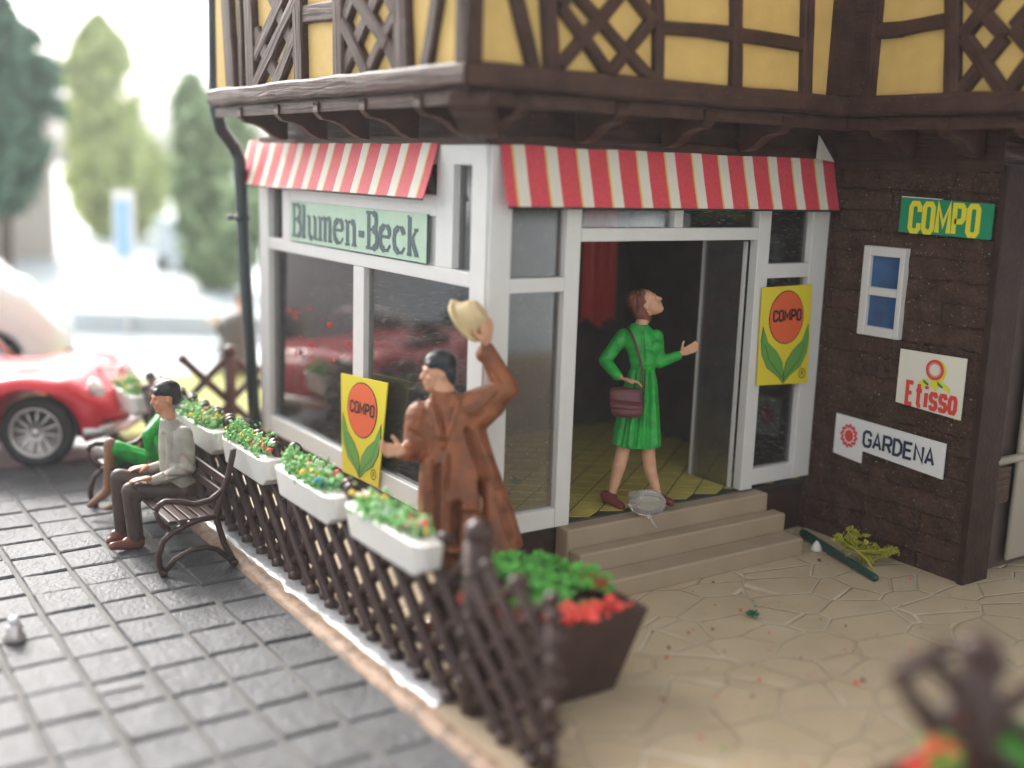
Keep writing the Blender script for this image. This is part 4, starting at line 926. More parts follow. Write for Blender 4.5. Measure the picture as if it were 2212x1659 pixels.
# ---- man on the bench (seen from his left side, facing the street)
def B(px, py, y=2.5): return U(px, py, 1, y)
X_, Y_ = V((1, 0, 0)), V((0, 1, 0))
sit = thing('person', (-1.6, 2.5, Z0), 'man with slicked black hair and grey beige shirt sitting on the bench', 'person')
sfw = V((-1, .05, -.10)).normalized(); srt = sfw.cross(UP).normalized(); hc = B(357, 858)
m = MB(); sup = face_bits(m, hc, sfw, srt, 1.0)
m.cap(B(359, 885), B(370, 918), .054, .06)
m.loft([(B(372, 915), X_ * .08, Y_ * .10), (B(380, 945), X_ * .09, Y_ * .13), (B(383, 1000), X_ * .09, Y_ * .12), (B(392, 1045), X_ * .09, Y_ * .12)])
m.cap(B(398, 938, 2.33), B(407, 1012, 2.30), .045, .038); m.cap(B(407, 1012, 2.30), B(322, 1040, 2.36), .038, .026)
m.cap(B(378, 938, 2.68), B(372, 1000, 2.72), .045, .038); m.cap(B(372, 1000, 2.72), B(318, 1012, 2.68), .038, .026)
m.cap(B(395, 1060, 2.42), B(285, 1062, 2.41), .06, .05); m.cap(B(285, 1062, 2.41), B(295, 1165, 2.42), .05, .04)
m.cap(B(390, 1055, 2.62), B(262, 1034, 2.67), .06, .05); m.cap(B(262, 1034, 2.67), B(264, 1145, 2.70), .05, .04)
hand(m, B(326, 1031, 2.35), -X_ + UP * -.06, -UP, Y_, .19, .16, .5, .0125); hand(m, B(320, 1006, 2.67), -X_ * 1 - UP * .06, -UP, -Y_, .19, .16, .5, .0125)
sculpt('body', m, 'skin2', sit, .009, 2)
eyes(hc, sfw, srt, sup, sit)
m = MB(); m.ell(hc + sup * .062 - sfw * .018, .090, .116, .084, srt, sfw, sup); m.ell(hc - sfw * .070 + sup * .005, .084, .064, .092, srt, sfw, sup); m.cap(hc + sup * .062 + sfw * .07 - srt * .05, hc + sup * .062 + sfw * .07 + srt * .05, .032, .032)
sculpt('hair', m, 'hair', sit, .009, 2)
m = MB()
m.loft([(B(364, 903), X_ * .068, Y_ * .075), (B(372, 916), X_ * .10, Y_ * .13), (B(379, 935), X_ * .128, Y_ * .19), (B(382, 965), X_ * .142, Y_ * .20), (B(383, 1000), X_ * .140, Y_ * .19), (B(386, 1040), X_ * .135, Y_ * .19), (B(392, 1058), X_ * .125, Y_ * .18)])
m.cap(B(398, 938, 2.35), B(408, 1010, 2.30), .070, .060); m.cap(B(408, 1010, 2.30), B(334, 1038, 2.35), .058, .044)
m.cap(B(378, 938, 2.66), B(372, 1000, 2.72), .070, .060); m.cap(B(372, 1000, 2.72), B(326, 1012, 2.68), .055, .042)
F = lambda a, b, r, k: (B(*a), B(*b), r, k)
sculpt('shirt', m, 'shirt', sit, .011, 3, [F((385, 1010, 2.26), (425, 1035, 2.3), .014, -.014), F((395, 985, 2.26), (422, 1005, 2.3), .014, -.012), F((352, 940, 2.4), (356, 1030, 2.4), .014, -.012), F((370, 930, 2.33), (372, 1000, 2.33), .012, -.012), F((358, 905, 2.4), (375, 925, 2.36), .010, .012), F((360, 1030, 2.32), (390, 1030, 2.28), .010, -.010)])
m = MB()
m.cap(B(402, 1062, 2.40), B(282, 1060, 2.40), .100, .074); m.cap(B(282, 1060, 2.40), B(293, 1158, 2.42), .074, .064)
m.cap(B(396, 1055, 2.62), B(257, 1031, 2.68), .100, .074); m.cap(B(257, 1031, 2.68), B(264, 1140, 2.70), .074, .064); m.cap(B(400, 1060, 2.40), B(398, 1058, 2.62), .11, .11)
sculpt('trousers', m, 'trouser', sit, .011, 2, [F((290, 1045, 2.33), (310, 1075, 2.33), .012, -.012), F((285, 1080, 2.36), (300, 1150, 2.36), .012, -.010)])
for a, b, y in (((300, 1173), (243, 1180), 2.42), ((272, 1158), (238, 1168), 2.70)):
    m = MB(); m.cap(B(*a, y), B(*b, y - .03), .050, .036); m.cap(B(a[0], a[1] - 8, y), B(a[0] - 25, a[1] - 2, y), .05, .045); sculpt('shoe', m, 'shoe2', sit, .010, 2)

# ---- woman in green beyond him on the bench
sw = thing('person', (-1.6, 3.45, Z0), 'woman in green sitting on the bench, mostly hidden behind the seated man', 'person')
Q = lambda a, b, y=3.7: U(a, b, 1, y - .25)
hc = Q(350, 845); qf = V((-1, .1, 0)).normalized(); qr = qf.cross(UP)
m = MB(); qu = face_bits(m, hc, qf, qr, .95); m.cap(Q(352, 865), Q(354, 900), .05, .055)
m.loft([(Q(354, 900), X_ * .08, Y_ * .1), (Q(352, 950), X_ * .10, Y_ * .15), (Q(352, 1010), X_ * .12, Y_ * .15)])
m.cap(Q(345, 912, 3.55), Q(318, 942, 3.45), .038, .034); m.cap(Q(318, 942, 3.45), Q(330, 1000, 3.5), .034, .026); m.cap(Q(350, 1010), Q(243, 968, 3.65), .08, .055)
m.cap(Q(238, 958, 3.65), Q(232, 1058, 3.68), .055, .038); m.cap(Q(330, 1005, 3.8), Q(262, 1000, 3.85), .07, .06); m.cap(Q(262, 1000, 3.85), Q(262, 1080, 3.85), .055, .04)
hand(m, Q(330, 996, 3.5), -X_ - UP * .5, -UP, -Y_, .18, .3, .5)
sculpt('body', m, 'boot', sw, .012, 2)
m = MB(); m.ell(hc + qu * .04 - qf * .03, .09, .105, .085, qr, qf, qu); m.ell(hc - qf * .07 - qu * .03, .08, .05, .08, qr, qf, qu); sculpt('hair', m, 'hair2', sw, .012, 2)
m = MB(); m.loft([(Q(354, 896), X_ * .07, Y_ * .08), (Q(352, 915), X_ * .12, Y_ * .18), (Q(350, 960), X_ * .125, Y_ * .19), (Q(350, 1010), X_ * .14, Y_ * .19)])
m.cap(Q(346, 912, 3.55), Q(319, 940, 3.45), .062, .055); m.cap(Q(319, 940, 3.45), Q(328, 990, 3.5), .052, .040)
m.cap(Q(345, 1005, 3.62), Q(252, 968, 3.64), .095, .070); m.cap(Q(345, 1005, 3.8), Q(258, 990, 3.82), .09, .075)
m.cap(Q(252, 968, 3.64), Q(258, 995, 3.82), .07, .07); sculpt('dress', m, 'green', sw, .012, 2, [(Q(320, 985, 3.5), Q(262, 972, 3.55), .016, .012)])
for a, b, y in (((231, 1062), (194, 1092), 3.68), ((262, 1088), (228, 1100), 3.85)):
    m = MB(); m.cap(Q(a[0], a[1] - 6, y), Q(*a, y), .045, .045); m.cap(Q(*a, y), Q(*b, y), .044, .028); sculpt('shoe', m, 'boot', sw, .012, 2)

# ---- person in a dark grey coat far beyond the downpipe
DB = 16.6
K = lambda a, b, dd=0: at(a, b, DB + dd)
gp = thing('person', K(512, 860), 'blurred person in a dark grey coat with a pale bag, beyond the downpipe', 'person')
m = MB(); hc = K(524, 646); face_bits(m, hc, -RH, FH, 1.0); m.cap(K(524, 660), K(524, 680), .06, .06); m.cap(K(520, 684), K(514, 760), .10, .10); m.cap(K(505, 760), K(500, 852), .09, .06); m.cap(K(530, 760), K(532, 852), .09, .06)
m.cap(K(497, 690), K(478, 725), .06, .05); m.cap(K(478, 725), K(468, 700, -.1), .045, .03); hand(m, K(468, 700, -.1), -RH, UP, -FH, .18, .3, .5); m.cap(K(532, 695), K(540, 745), .05, .04); hand(m, K(540, 745), -UP, -RH, -FH, .18, .2)
sculpt('body', m, 'skin', gp, .02, 2)
m = MB(); m.loft([(K(523, 674), RH * .10, FH * .1), (K(520, 690), RH * .24, FH * .14), (K(514, 725), RH * .25, FH * .16), (K(508, 770), RH * .27, FH * .18), (K(508, 800), RH * .3, FH * .2)]); m.cap(K(497, 690), K(480, 722), .085, .075); m.cap(K(480, 722), K(472, 703, -.08), .07, .06); m.cap(K(532, 692), K(540, 742), .09, .075); sculpt('coat', m, 'greycoat', gp, .02, 2)
m = MB(); m.ell(hc + UP * .05, .1, .1, .09); sculpt('hair', m, 'greycoat', gp, .02, 2)
bg_ = thing('bag', K(462, 700, -.1), 'pale round bag carried by the blurred person in the grey coat', 'bag')
m = MB(); m.ell(K(462, 690, -.1), .09, .08, .10); m.ell(K(462, 690, -.1), .1, .02, .02); sculpt('pouch', m, 'paperw', bg_, .02, 1)
m = MB(); m.tube([K(455, 682, -.1), K(462, 668, -.1), K(470, 680, -.1)], .012, 6); m.build('handle', 'paperw', bg_, smooth=True)

# ================================================================== CARS
def car_body(L, Wd, top, fender, base, arches, name, mt, parent, fwd, n=44):
    """body shell from cross-sections; top(t), fender(t), width(t) functions over t in 0..1 (rear to nose)"""
    m = MB(); prev = None
    for i in range(n + 1):
        t = i / n; x = -L / 2 + L * t; w_ = Wd(t); zc, zf = top(t), fender(t); b = base(t)
        prof = [(-.82 * w_, b), (-.97 * w_, b + .07), (-w_, b + .18), (-w_, (b + zf) / 2), (-.985 * w_, zf * .86 + b * .14), (-.90 * w_, zf * .97 + b * .03), (-.76 * w_, zf), (-.60 * w_, (zf * .6 + zc * .4)), (-.42 * w_, zc * .985), (-.2 * w_, zc), (0, zc + .012)]
        prof += [(-a, z) for a, z in prof[-2::-1]]
        ring = [m.bm.verts.new((x, y, z)) for y, z in prof]
        if prev:
            for k in range(len(ring) - 1): m.face([prev[k], prev[k + 1], ring[k + 1], ring[k]])
            m.face([prev[-1], prev[0], ring[0], ring[-1]])
        else: m.face(ring)
        prev = ring
    m.face(prev)
    o = m.build(name, mt, None, smooth=True)
    for (ax_, r) in arches:
        c = MB(); c.lathe([(r, -1.2), (r, 1.2)], (ax_, 0, .38), (0, 1, 0), 32); co = c.build('cutter', mt)
        bo = o.modifiers.new('a', 'BOOLEAN'); bo.object = co; bo.operation = 'DIFFERENCE'; bo.solver = 'EXACT'
        dg = bpy.context.evaluated_depsgraph_get(); me = bpy.data.meshes.new_from_object(o.evaluated_get(dg)); o.modifiers.clear(); o.data = me; bpy.data.objects.remove(co)
    for p in o.data.polygons: p.use_smooth = True
    o.parent = parent
    return o
def lerpf(tab):
    def f(t):
        for (a, x), (b, y) in zip(tab, tab[1:]):
            if t <= b: k = (t - a) / (b - a); k = k * k * (3 - 2 * k); return x + (y - x) * k
        return tab[-1][1]
    return f
def loc(m, name, mt, parent, smooth=True, bevel=0):
    """build in the car's own coordinates"""
    o = m.build(name, mt, None, smooth=smooth, bevel=bevel); o.parent = parent; return o
def wheel(parent, x, y, r, s, spokes=True):
    m = MB(); m.lathe([(r * .62, -.07), (r * .92, -.085), (r, -.055), (r, .055), (r * .92, .085), (r * .70, .075), (r * .66, .05)], (x, y, r), (0, s, 0), 40); tyre = loc(m, 'wheel', 'tyre', parent)
    m = MB(); m.lathe([(r * .70, .05), (r * .72, .082), (r * .66, .086), (r * .62, .055), (r * .60, .03)], (x, y, r), (0, s, 0), 40)
    if spokes:
        for k in range(24):
            a = 2 * math.pi * k / 24; b = a + (.16 if k % 2 else -.16); m.tube([(x + math.cos(a) * r * .13, y + s * .075, r + math.sin(a) * r * .13), (x + math.cos(b) * r * .62, y + s * .055, r + math.sin(b) * r * .62)], [.016, .009], 5)
        m.ell((x, y + s * .075, r), .05, .025, .05, (1, 0, 0), (0, 1, 0), (0, 0, 1))
    loc(m, 'rim', 'chrome', tyre)
WH = (-1.93, 5.42); th = R(-31)
hd = V((math.cos(th), math.sin(th), 0)); lf = V((-math.sin(th), math.cos(th), 0))
carc = V((*WH, Z0 - .02)) - hd * 1.22 + lf * .70
car = thing('sports_car', carc, 'red classic open sports car with silver spoked wheels, beyond the bench', 'car'); car.rotation_euler = (0, 0, th)
body = car_body(4.1, lerpf([(0, .62), (.12, .82), (.5, .94), (.85, .93), (.95, .80), (1, .45)]), lerpf([(0, .62), (.15, .90), (.3, .97), (.55, .98), (.7, .98), (.88, .95), (.95, .80), (1, .50)]), lerpf([(0, .62), (.2, .90), (.42, .80), (.6, .84), (.78, .97), (.88, .93), (.95, .76), (1, .50)]), lerpf([(0, .36), (.2, .24), (.85, .22), (1, .34)]), [(1.24, .475), (-1.15, .45)], 'body', 'carred', car, None)
for x, y, s in ((1.22, -.66, -1), (1.22, .66, 1), (-1.15, -.66, -1), (-1.15, .66, 1)): wheel(car, x, y, .37, s)
for s in (-1, 1):
    m = MB(); m.lathe([(.115, -.05), (.125, .0), (.105, .03), (.06, .055), (.02, .062)], (1.80, s * .56, .80), (1, 0, .35), 24); hl = loc(m, 'headlight', 'lamp', car)
    m = MB(); m.lathe([(.128, -.02), (.140, .012), (.122, .02)], (1.80, s * .56, .80), (1, 0, .35), 24); loc(m, 'trim_ring', 'chrome', hl)
    m = MB(); m.ell((1.90, s * .50, .50), .035, .06, .035, (1, 0, 0), (0, 1, 0), (0, 0, 1)); loc(m, 'indicator', 'whitebox', car)
m = MB(); m.tube([(1.72, -.80, .40), (1.93, -.70, .41), (2.06, -.45, .42), (2.13, 0, .43), (2.06, .45, .42), (1.93, .70, .41), (1.72, .80, .40)], .058, 10); loc(m, 'bumper', 'chrome', car)
for s in (-1, 1): m = MB(); m.ell((1.98, s * .62, .33), .05, .09, .06, (1, 0, 0), (0, 1, 0), (0, 0, 1)); loc(m, 'grille', 'black', car)
m = MB(); m.tube([(2.03, 0, .60), (1.84, 0, .90), (1.4, 0, .965), (.6, 0, .965)], .014, 6); loc(m, 'hood_trim', 'chrome', car)
m = MB(); m.tube([(.50, -.68, .90), (.30, -.60, 1.18), (.22, -.50, 1.27), (.18, 0, 1.31), (.22, .50, 1.27), (.30, .60, 1.18), (.50, .68, .90)], .022, 8); ws = loc(m, 'windscreen', 'chrome', car)
m = MB(); m.face([m.bm.verts.new(p) for p in ((.50, -.66, .90), (.30, -.58, 1.18), (.22, -.48, 1.26), (.22, .48, 1.26), (.30, .58, 1.18), (.50, .66, .90))]); loc(m, 'glass', 'glass', ws, False)
m = MB(); m.box(-.75, -.62, .80, .36, .62, .948); loc(m, 'interior', 'trouser', car, False, .04)
m = MB(); m.box(-.60, -.52, .9, -.40, -.08, 1.12); m.box(-.60, .08, .9, -.40, .52, 1.12); loc(m, 'seat', 'trouser', car, False, .05)
# white van beyond
vc = at(158, 760, 15.6); _h = V((math.cos(R(-12)), math.sin(R(-12)), 0)); van = thing('van', (vc.x - _h.x * 3.0, vc.y - _h.y * 3.0, -.14), 'overexposed white van with rounded nose standing behind the red sports car', 'van'); van.rotation_euler = (0, 0, R(-12)); van.scale = (1.4, 1.4, 1.4)
car_body(4.3, lerpf([(0, .85), (.8, .88), (.95, .80), (1, .6)]), lerpf([(0, 1.86), (.5, 1.92), (.66, 1.84), (.80, 1.50), (.90, 1.15), (.96, .9), (1, .62)]), lerpf([(0, 1.70), (.5, 1.76), (.66, 1.66), (.80, 1.36), (.90, 1.08), (.96, .84), (1, .58)]), lerpf([(0, .3), (1, .34)]), [(1.35, .40), (-1.3, .40)], 'body', 'carwhite', van, None)
for x, y, s in ((1.35, -.72, -1), (1.35, .72, 1), (-1.3, -.72, -1), (-1.3, .72, 1)): wheel(van, x, y, .33, s, False)
m = MB(); m.box(-1.0, -.84, 1.15, -.1, -.80, 1.6) if 0 else m.quadbox([(.45, -.868, 1.1), (1.0, -.868, 1.1), (1.0, -.80, 1.1), (.45, -.80, 1.1), (.45, -.84, 1.55), (.72, -.84, 1.55), (.72, -.78, 1.55), (.45, -.78, 1.55)]); loc(m, 'side_window', 'window', van, False, .02)
m = MB(); m.box(-.3, -.5, 1.96, 1.35, .5, 2.10); m.box(-.1, -.4, 1.86, 0, .4, 1.96); m.box(.9, -.4, 1.60, 1.0, .4, 1.96); loc(m, 'roof_box', 'carwhite', van, False, .05)

# ================================================================== BACKGROUND
def crown(name, c, rx, rz, n, r, mt, parent, shape='egg', seed=1):
    rg = random.Random(seed); random.seed(seed); m = MB()
    for i in range(n):
        t = rg.random(); a = rg.uniform(0, 6.283)
        if shape == 'cone': rad = rx * (1 - t) ** .8 * (1 + .25 * math.sin(t * 30)) + .1
        else: rad = rx * math.sqrt(max(0, 1 - (2 * t - 1) ** 2)) * (1 + .3 * noise.noise(V((math.cos(a), math.sin(a), t * 3 + seed))))
        s = rg.random() ** .4 * rad; p = V((c[0] + math.cos(a) * s, c[1] + math.sin(a) * s, c[2] + (t - .5) * 2 * rz))
        if noise.noise(p * .9 + V((seed, 0, 0))) < -.18: continue
        m.leafquad(p, r * rg.uniform(.6, 1.4))
    return m.build(name, mt, parent)
def tree(px, pyb, depth, h, rx, mt, label, shape='egg', seed=1, n=3500, r=.22, low=.12):
    b = at(px, pyb, depth); b.z = -.14; o = thing('tree', b, label, 'tree', 'trees beyond the road')
    m = MB(); m.tube([b, b + UP * h * .3 + V((.1, 0, 0)), b + UP * h * .7, b + UP * h * .95], [.28 * rx / 2, .2 * rx / 2, .1 * rx / 2, .03], 8)
    for k in range(6): a = k * 1.1; z = h * (.25 + .1 * k); m.tube([b + UP * z, b + UP * (z + h * .08) + V((math.cos(a), math.sin(a), 0)) * rx * .6], [.06, .02], 6)
    m.build('trunk', 'bark', o, smooth=True)
    crown('crown', (b.x, b.y, b.z + h * (low + (1 - low) / 2)), rx, h * (1 - low) / 2, n, r, mt, o, shape, seed)
    return o
tree(5, 500, 25, 6.7, 1.25, 'conifer', 'dark green tree at the left edge in front of the tan house', 'egg', 3, 1900, .30, .30)
tree(228, 480, 44, 8.4, 1.5, 'poplar', 'slender light green poplar against the white sky', 'egg', 5, 4200, .34, .02)
tree(285, 480, 46, 4.4, 1.6, 'poplar', 'low light green bush right of the poplar', 'egg', 6, 2600, .34, .0)
tree(475, 560, 28, 4.7, 1.1, 'leaf', 'mid green tree directly behind the downpipe', 'egg', 7, 3600, .26, .02)
tree(420, 500, 30, 5.4, .6, 'leaf', 'thin grey green tree left of the downpipe', 'egg', 17, 1000, .22, .35)
# tan gabled house at left
hp = at(40, 480, 34); hb = thing('gabled_house', (hp.x - 3.2, hp.y, -.1), 'tan rendered house with a grey gabled roof behind the dark conifer', 'house')
x1 = at(133, 480, 34).x; y_ = hp.y; m = MB(); m.box(x1 - 7, y_, -.1, x1, y_ + 6, 4.4); m.prism([(x1 - 7, y_, 4.4), (x1, y_, 4.4), (x1 - 3.5, y_, 8.2)], (0, 6, 0)); m.build('wall', 'housewall', hb)
m = MB(); m.prism([(x1 + .35, y_ - .3, 4.1), (x1 + .35, y_ - .3, 4.45), (x1 - 3.5, y_ - .3, 8.7), (x1 - 3.5, y_ - .3, 8.3)], (0, 6.6, 0)); m.prism([(x1 - 7.35, y_ - .3, 4.1), (x1 - 7.35, y_ - .3, 4.45), (x1 - 3.5, y_ - .3, 8.7), (x1 - 3.5, y_ - .3, 8.3)], (0, 6.6, 0)); m.build('roof', 'roof', hb)
for xx, zz in ((x1 - 1.9, 2.6), (x1 - 4.2, 2.6), (x1 - 3.2, 5.2)):
    m = MB(); m.box(xx, y_ - .04, zz, xx + .8, y_ + .05, zz + 1.1); wn = m.build('window', 'paperw', hb); m = MB(); m.box(xx + .1, y_ - .06, zz + .1, xx + .7, y_ - .042, zz + 1.0); m.build('pane', 'window', wn)
# street sign pillar, blue advertising panel, white box van, white distant wall
def signpost(px0, px1, pyt, pyb, depth, label):
    a, b = at(px0, pyt, depth), at(px1, pyt, depth); c = at((px0 + px1) / 2, pyb, depth); o = thing('sign_pillar', (c.x, c.y, -.14), label, 'sign')
    x = RH; cc = (a + b) / 2; wd = (b - a).length; hgt = (at(px0, pyt, depth) - at(px0, pyb, depth)).length
    m = MB(); m.loft([(cc - UP * hgt, x * wd * .55, FH * .05), (cc - UP * .02, x * wd * .55, FH * .05)], 4) if 0 else m.prism([cc - x * wd / 2 - UP * hgt, cc + x * wd / 2 - UP * hgt, cc + x * wd / 2, cc - x * wd / 2], FH * .08); fr = m.build('frame', 'paperw', o, bevel=.02)
    m = MB(); m.prism([cc - x * wd * .36 - UP * hgt * .93 - FH * .02, cc + x * wd * .30 - UP * hgt * .93 - FH * .02, cc + x * wd * .30 - UP * hgt * .14 - FH * .02, cc - x * wd * .36 - UP * hgt * .14 - FH * .02], FH * .01); m.build('panel', 'bluesign', o)
    m = MB(); p = cc - UP * hgt + FH * .04; m.tube([V((p.x, p.y, -.14)), p], .05, 8); m.build('post', 'paperw', o, smooth=True); return o
signpost(241, 288, 412, 565, 20, 'tall narrow pale blue sign in a white frame on a post')
a = at(400, 400, 34); o = thing('advertising_panel', (a.x, a.y, -.1), 'blurred blue advertising panel with a red patch left of the mid green tree', 'sign')
m = MB(); m.prism([at(372, 445, 34), at(436, 452, 34), at(440, 350, 34), at(380, 350, 34)], FH * .1); m.build('panel', 'bluesign', o)
m = MB(); disc(m, at(402, 392, 33.95), RH, UP, -FH, .18, .22, .01); m.build('patch', 'rink', o)
m = MB(); m.tube([V((a.x, a.y, -.1)), at(405, 445, 34.03)], .08, 8); m.build('post', 'paperw', o, smooth=True)
bv = at(375, 520, 32); o = thing('box_van', (bv.x, bv.y, -.08), 'blown out white box van parked on the far road', 'van')
m = MB(); w_ = (at(420, 500, 32) - at(335, 500, 32)).length; p = V((bv.x, bv.y, .1)); m.prism([p - RH * w_ / 2, p + RH * w_ / 2, p + RH * w_ / 2 + FH * 2.5, p - RH * w_ / 2 + FH * 2.5], UP * 1.35); m.build('body', 'carwhite', o, bevel=.08)
for s in (-.32, .32): m = MB(); m.lathe([(.2, -.08), (.22, 0), (.2, .08)], p + RH * w_ * s + UP * -.0 - FH * .01, -FH, 20); m.build('wheel', 'tyre', o, smooth=True)
# low white wall along the far side of the street
a, b = at(150, 620, 20.5), at(640, 600, 20.5); o = MB(); a.z = b.z = -.14; o.prism([a, b, b + UP * .42, a + UP * .42], FH * .25)
tag(o.build('low_wall', 'road', bevel=.03), 'low white wall running along the far side of the bright street', 'wall')

# ================================================================== INSIDE THE SHOP
def display(x, y, h, label, seed, mt='fr', n=900, rr=.27, vase='trouser'):  # red flowers added behind the glass to imitate red reflections in the panes
    o = thing('reflection_flowers', (x, y, .47), label, 'flower bucket', 'added red flowers standing in for reflections in the panes'); m = MB(); m.lathe([(.09, 0), (.13, .25), (.12, .25)], (x, y, .471), (0, 0, 1), 16); m.build('bucket', vase, o, smooth=True)
    m = MB(); rg = random.Random(seed)
    for i in range(22): a = rg.uniform(0, 6.28); s = rg.uniform(.2, 1) * rr; m.tube([(x, y, .65), (x + math.cos(a) * s, y + math.sin(a) * s, .47 + h)], .006, 4)
    m.build('stems', 'foamdark', o)
    blooms('blossoms', [(max(.12, x + rg.gauss(0, rr * .5)), y + rg.gauss(0, rr * 1.1), .47 + h + rg.gauss(0, .17)) for _ in range(70)], n * 2, .030, mt, o, (.04, .04), .05, seed)
    return o
display(.30, 3.25, .95, 'added bucket of red flowers behind the far left window, standing in for red reflections', 61)
display(.34, 2.5, 1.15, 'added bucket of red flowers left of the window bar, standing in for red reflections', 62)
display(.42, 1.6, 1.25, 'added bucket of red flowers behind the waving man, standing in for red reflections', 63)
_q = U(1296, 600, 1, 2.3); o = thing('hanging_cloth', (_q.x, 2.3, _q.z), 'dark red cloth hanging inside the shop behind the standing woman', 'cloth'); m = MB(); prev = None
for i in range(29):
    t = i / 28; x_ = _q.x - .22 + .44 * t; y_ = 2.3 + .05 * math.sin(t * 22); cur = [m.bm.verts.new((x_, y_, 3.2)), m.bm.verts.new((x_ * .98 + _q.x * .02, y_ + .01, 2.4)), m.bm.verts.new((x_, y_, _q.z - .45 + .05 * math.sin(t * 9)))]
    if prev: m.face([prev[0], cur[0], cur[1], prev[1]]); m.face([prev[1], cur[1], cur[2], prev[2]])
    prev = cur
c_ = m.build('drape', 'rink', o, smooth=True); c_.modifiers.new('th', 'SOLIDIFY').thickness = .01
m = MB(); m.tube([(_q.x - .3, 2.3, 3.21), (_q.x + .3, 2.3, 3.21)], .015, 8); m.build('rail', 'chrome', o, smooth=True)
def twigs(x, y, label, seed, n=16):
    o = thing('dry_plant', (x, y, .47), label, 'plant', 'wispy plants inside the shop windows'); rg = random.Random(seed); m = MB()
    for i in range(n):
        a = rg.uniform(0, 6.28); h = rg.uniform(.5, 1.35); k = rg.uniform(.1, .4); dx, dy = math.cos(a) * k, math.sin(a) * k * .8
        p = [V((x + dx * t * .5, y + dy * t, .48 + h * t)) for t in (0, .3, .6, .85)]; c = rg.uniform(-.15, .15); p.append(p[-1] + V((c * .3, c, .05))); p.append(p[-1] + V((c * .2, c, -.06)))
        p = [V((max(.07, q.x), max(.1, q.y), q.z)) for q in p]; m.tube(p, [.009, .008, .007, .006, .006, .005], 5)
    m.build('twigs', 'twig', o)
    blooms('foliage', [(max(.1, x + rg.gauss(0, .15)), y + rg.gauss(0, .3), .52 + abs(rg.gauss(0, .3))) for _ in range(30)], 420, .022, 'foamdark', o, (.02, .03), .03, seed)
    return o
twigs(.28, .75, 'wispy dry twig plant with green leaves inside the window behind the waving man', 71, 22)
twigs(.26, 1.55, 'wispy plant inside the window behind the left yellow poster', 72, 14)
twigs(.35, 3.1, 'dark leafy plant inside the far end of the left shop window', 73, 12)
def leafy(x, y, label, seed):
    o = thing('potted_plant', (x, y, .47), label, 'plant'); m = MB(); m.lathe([(.09, 0), (.12, .18), (.11, .18)], (x, y, .471), (0, 0, 1), 16); m.build('pot', 'kerb', o, smooth=True); rg = random.Random(seed)
    m = MB(); m.tube([(x, y, .6), (x + .02, y, 1.6), (x, y, 2.9)], [.02, .015, .008], 6); m.build('stem', 'bark', o, smooth=True)
    blooms('foliage', [(x + rg.gauss(0, .07), y + rg.gauss(0, .07), .8 + rg.random() * 2.2) for _ in range(60)], 900, .045, 'foamdark', o, (.03, .03), .03, seed); blooms('blossoms', [(x, y, .9), (x, y, 1.0)], 60, .03, 'fr', o, (.08, .05), .1, seed + 1); return o
leafy(3.06, .28, 'tall dark green plant behind the narrow window right of the shop door', 81)

# ================================================================== SMALL THINGS ON THE TERRACE
o = thing('fallen_plant', (3.15, -.85, 0), 'yellow green sprig on a dark green stake lying by the block wall', 'plant')
a, b = V((3.25, -.20, .05)), U(1890, 1248, 2, .03)
m = MB(); m.cap(a, b, .036, .030); m.build('stake', mat('dark_green_plastic', (.012, .06, .045), .35), o, smooth=True)
rg = random.Random(4); stem0 = U(1888, 1232, 2, .05); stem1 = U(1850, 1190, 2, .18)
m = MB(); m.tube([stem0, stem0.lerp(stem1, .5) + UP * .02, stem1], [.010, .009, .008], 6)
cs = []
for px, py, s in ((1815, 1165, .09), (1835, 1160, .09), (1850, 1175, .11), (1865, 1190, .10), (1885, 1195, .09), (1925, 1190, .06), (1910, 1195, .06), (1840, 1185, .09), (1875, 1205, .08)):
    c = at(px, py, depth_of((3.2, -.9, .2))); m.tube([stem1, c], .006, 5)
    for i in range(10): cs.append((c.x + rg.gauss(0, s * .35), c.y + rg.gauss(0, s * .35), c.z + rg.gauss(0, s * .35)))
m.build('stem', 'moss', o); blooms('foliage', cs, 1300, .016, 'moss', o, (.016, .016), .012, 9)
m = MB(); m.lathe([(.045, 0), (.05, .02), (.03, .06), (.008, .09)], U(1763, 1190, 2, 0), (0, 0, 1), 14); tag(m.build('pebble', 'paper', smooth=True), 'small white cone shaped pebble by the end of the lowest step', 'pebble')
m = MB(); p = U(1625, 1330, 2, .02); random.seed(5)
for i in range(60): m.crumb(p + V((random.gauss(0, .018), random.gauss(0, .018), abs(random.gauss(0, .018)))), .014)
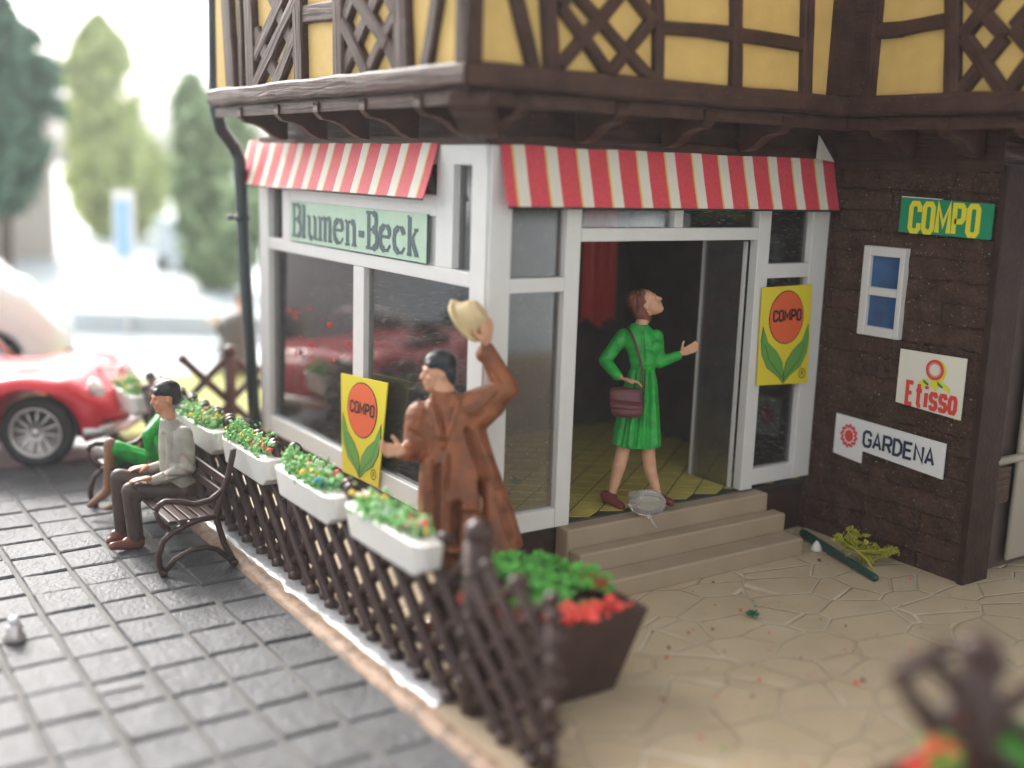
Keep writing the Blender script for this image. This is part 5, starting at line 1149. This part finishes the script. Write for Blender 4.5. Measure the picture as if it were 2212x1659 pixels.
tag(m.build('foliage_crumb', 'foamdark'), 'dark green crumb of foliage lying alone on the paving below the steps', 'foliage crumb')
m = MB(); rg = random.Random(12)
for i in range(150):
    x, y = rg.uniform(-.7, 3.3), rg.uniform(-4, -.55); m.crumb(V((x, y, .006)), rg.uniform(.006, .017), rg.choice((0, 0, 1, 2, 3)))
for px, py in ((1600, 1318), (1445, 1400), (1440, 1420), (1640, 1470), (1865, 1470), (1850, 1475), (1770, 1210), (1490, 1235), (1430, 1510)): m.crumb(U(px, py, 2, .008), .025, rg.choice((0, 3)))
tag(m.build('litter', ['fr', 'foam', 'twig', 'shoe2']), 'tiny red, green and tan flecks scattered over the paving', 'litter', kind='stuff')
# little silver bollard base and a missing sett in the pavement
p = U(32, 1385, 2, Z0)
o = thing('bollard', p, 'small shiny stud standing on the cobbles at the left edge', 'stud'); m = MB(); m.lathe([(.06, 0), (.075, .03), (.05, .06), (.055, .10), (.03, .13)], p, (0, 0, 1), 16); m.build('stud', 'chrome', o, smooth=True); m = MB(); m.ell(p + UP * .14, .04, .04, .035); m.build('knob', 'lamp', o, smooth=True)
m = MB(); q = U(258, 1484, 2, Z0 + .006); m.prism([q + V((-.13, -.03, 0)), q + V((.13, -.04, 0)), q + V((.12, .04, 0)), q + V((-.09, .03, 0))], UP * .003)
tag(m.build('drain_slot', 'black'), 'small black slot in the joint between two cobbles', 'drain slot')

# ---- thin scattering volume added to imitate veiling lens glare
m = MB(); m.box(-45, -9.5, -1.8, 70, 78, 9.3); hz = m.build('glare_haze', 'paper'); tag(hz, kind='stuff')
hm = bpy.data.materials.new('glare_veil'); hm.use_nodes = True; t = hm.node_tree; t.nodes.clear(); ho = t.nodes.new('ShaderNodeOutputMaterial'); pv = t.nodes.new('ShaderNodeVolumePrincipled')
pv.inputs['Density'].default_value = .0018; pv.inputs['Color'].default_value = (.92, .97, 1, 1); pv.inputs['Anisotropy'].default_value = .3; t.links.new(pv.outputs[0], ho.inputs['Volume'])
hz.data.materials.clear(); hz.data.materials.append(hm)
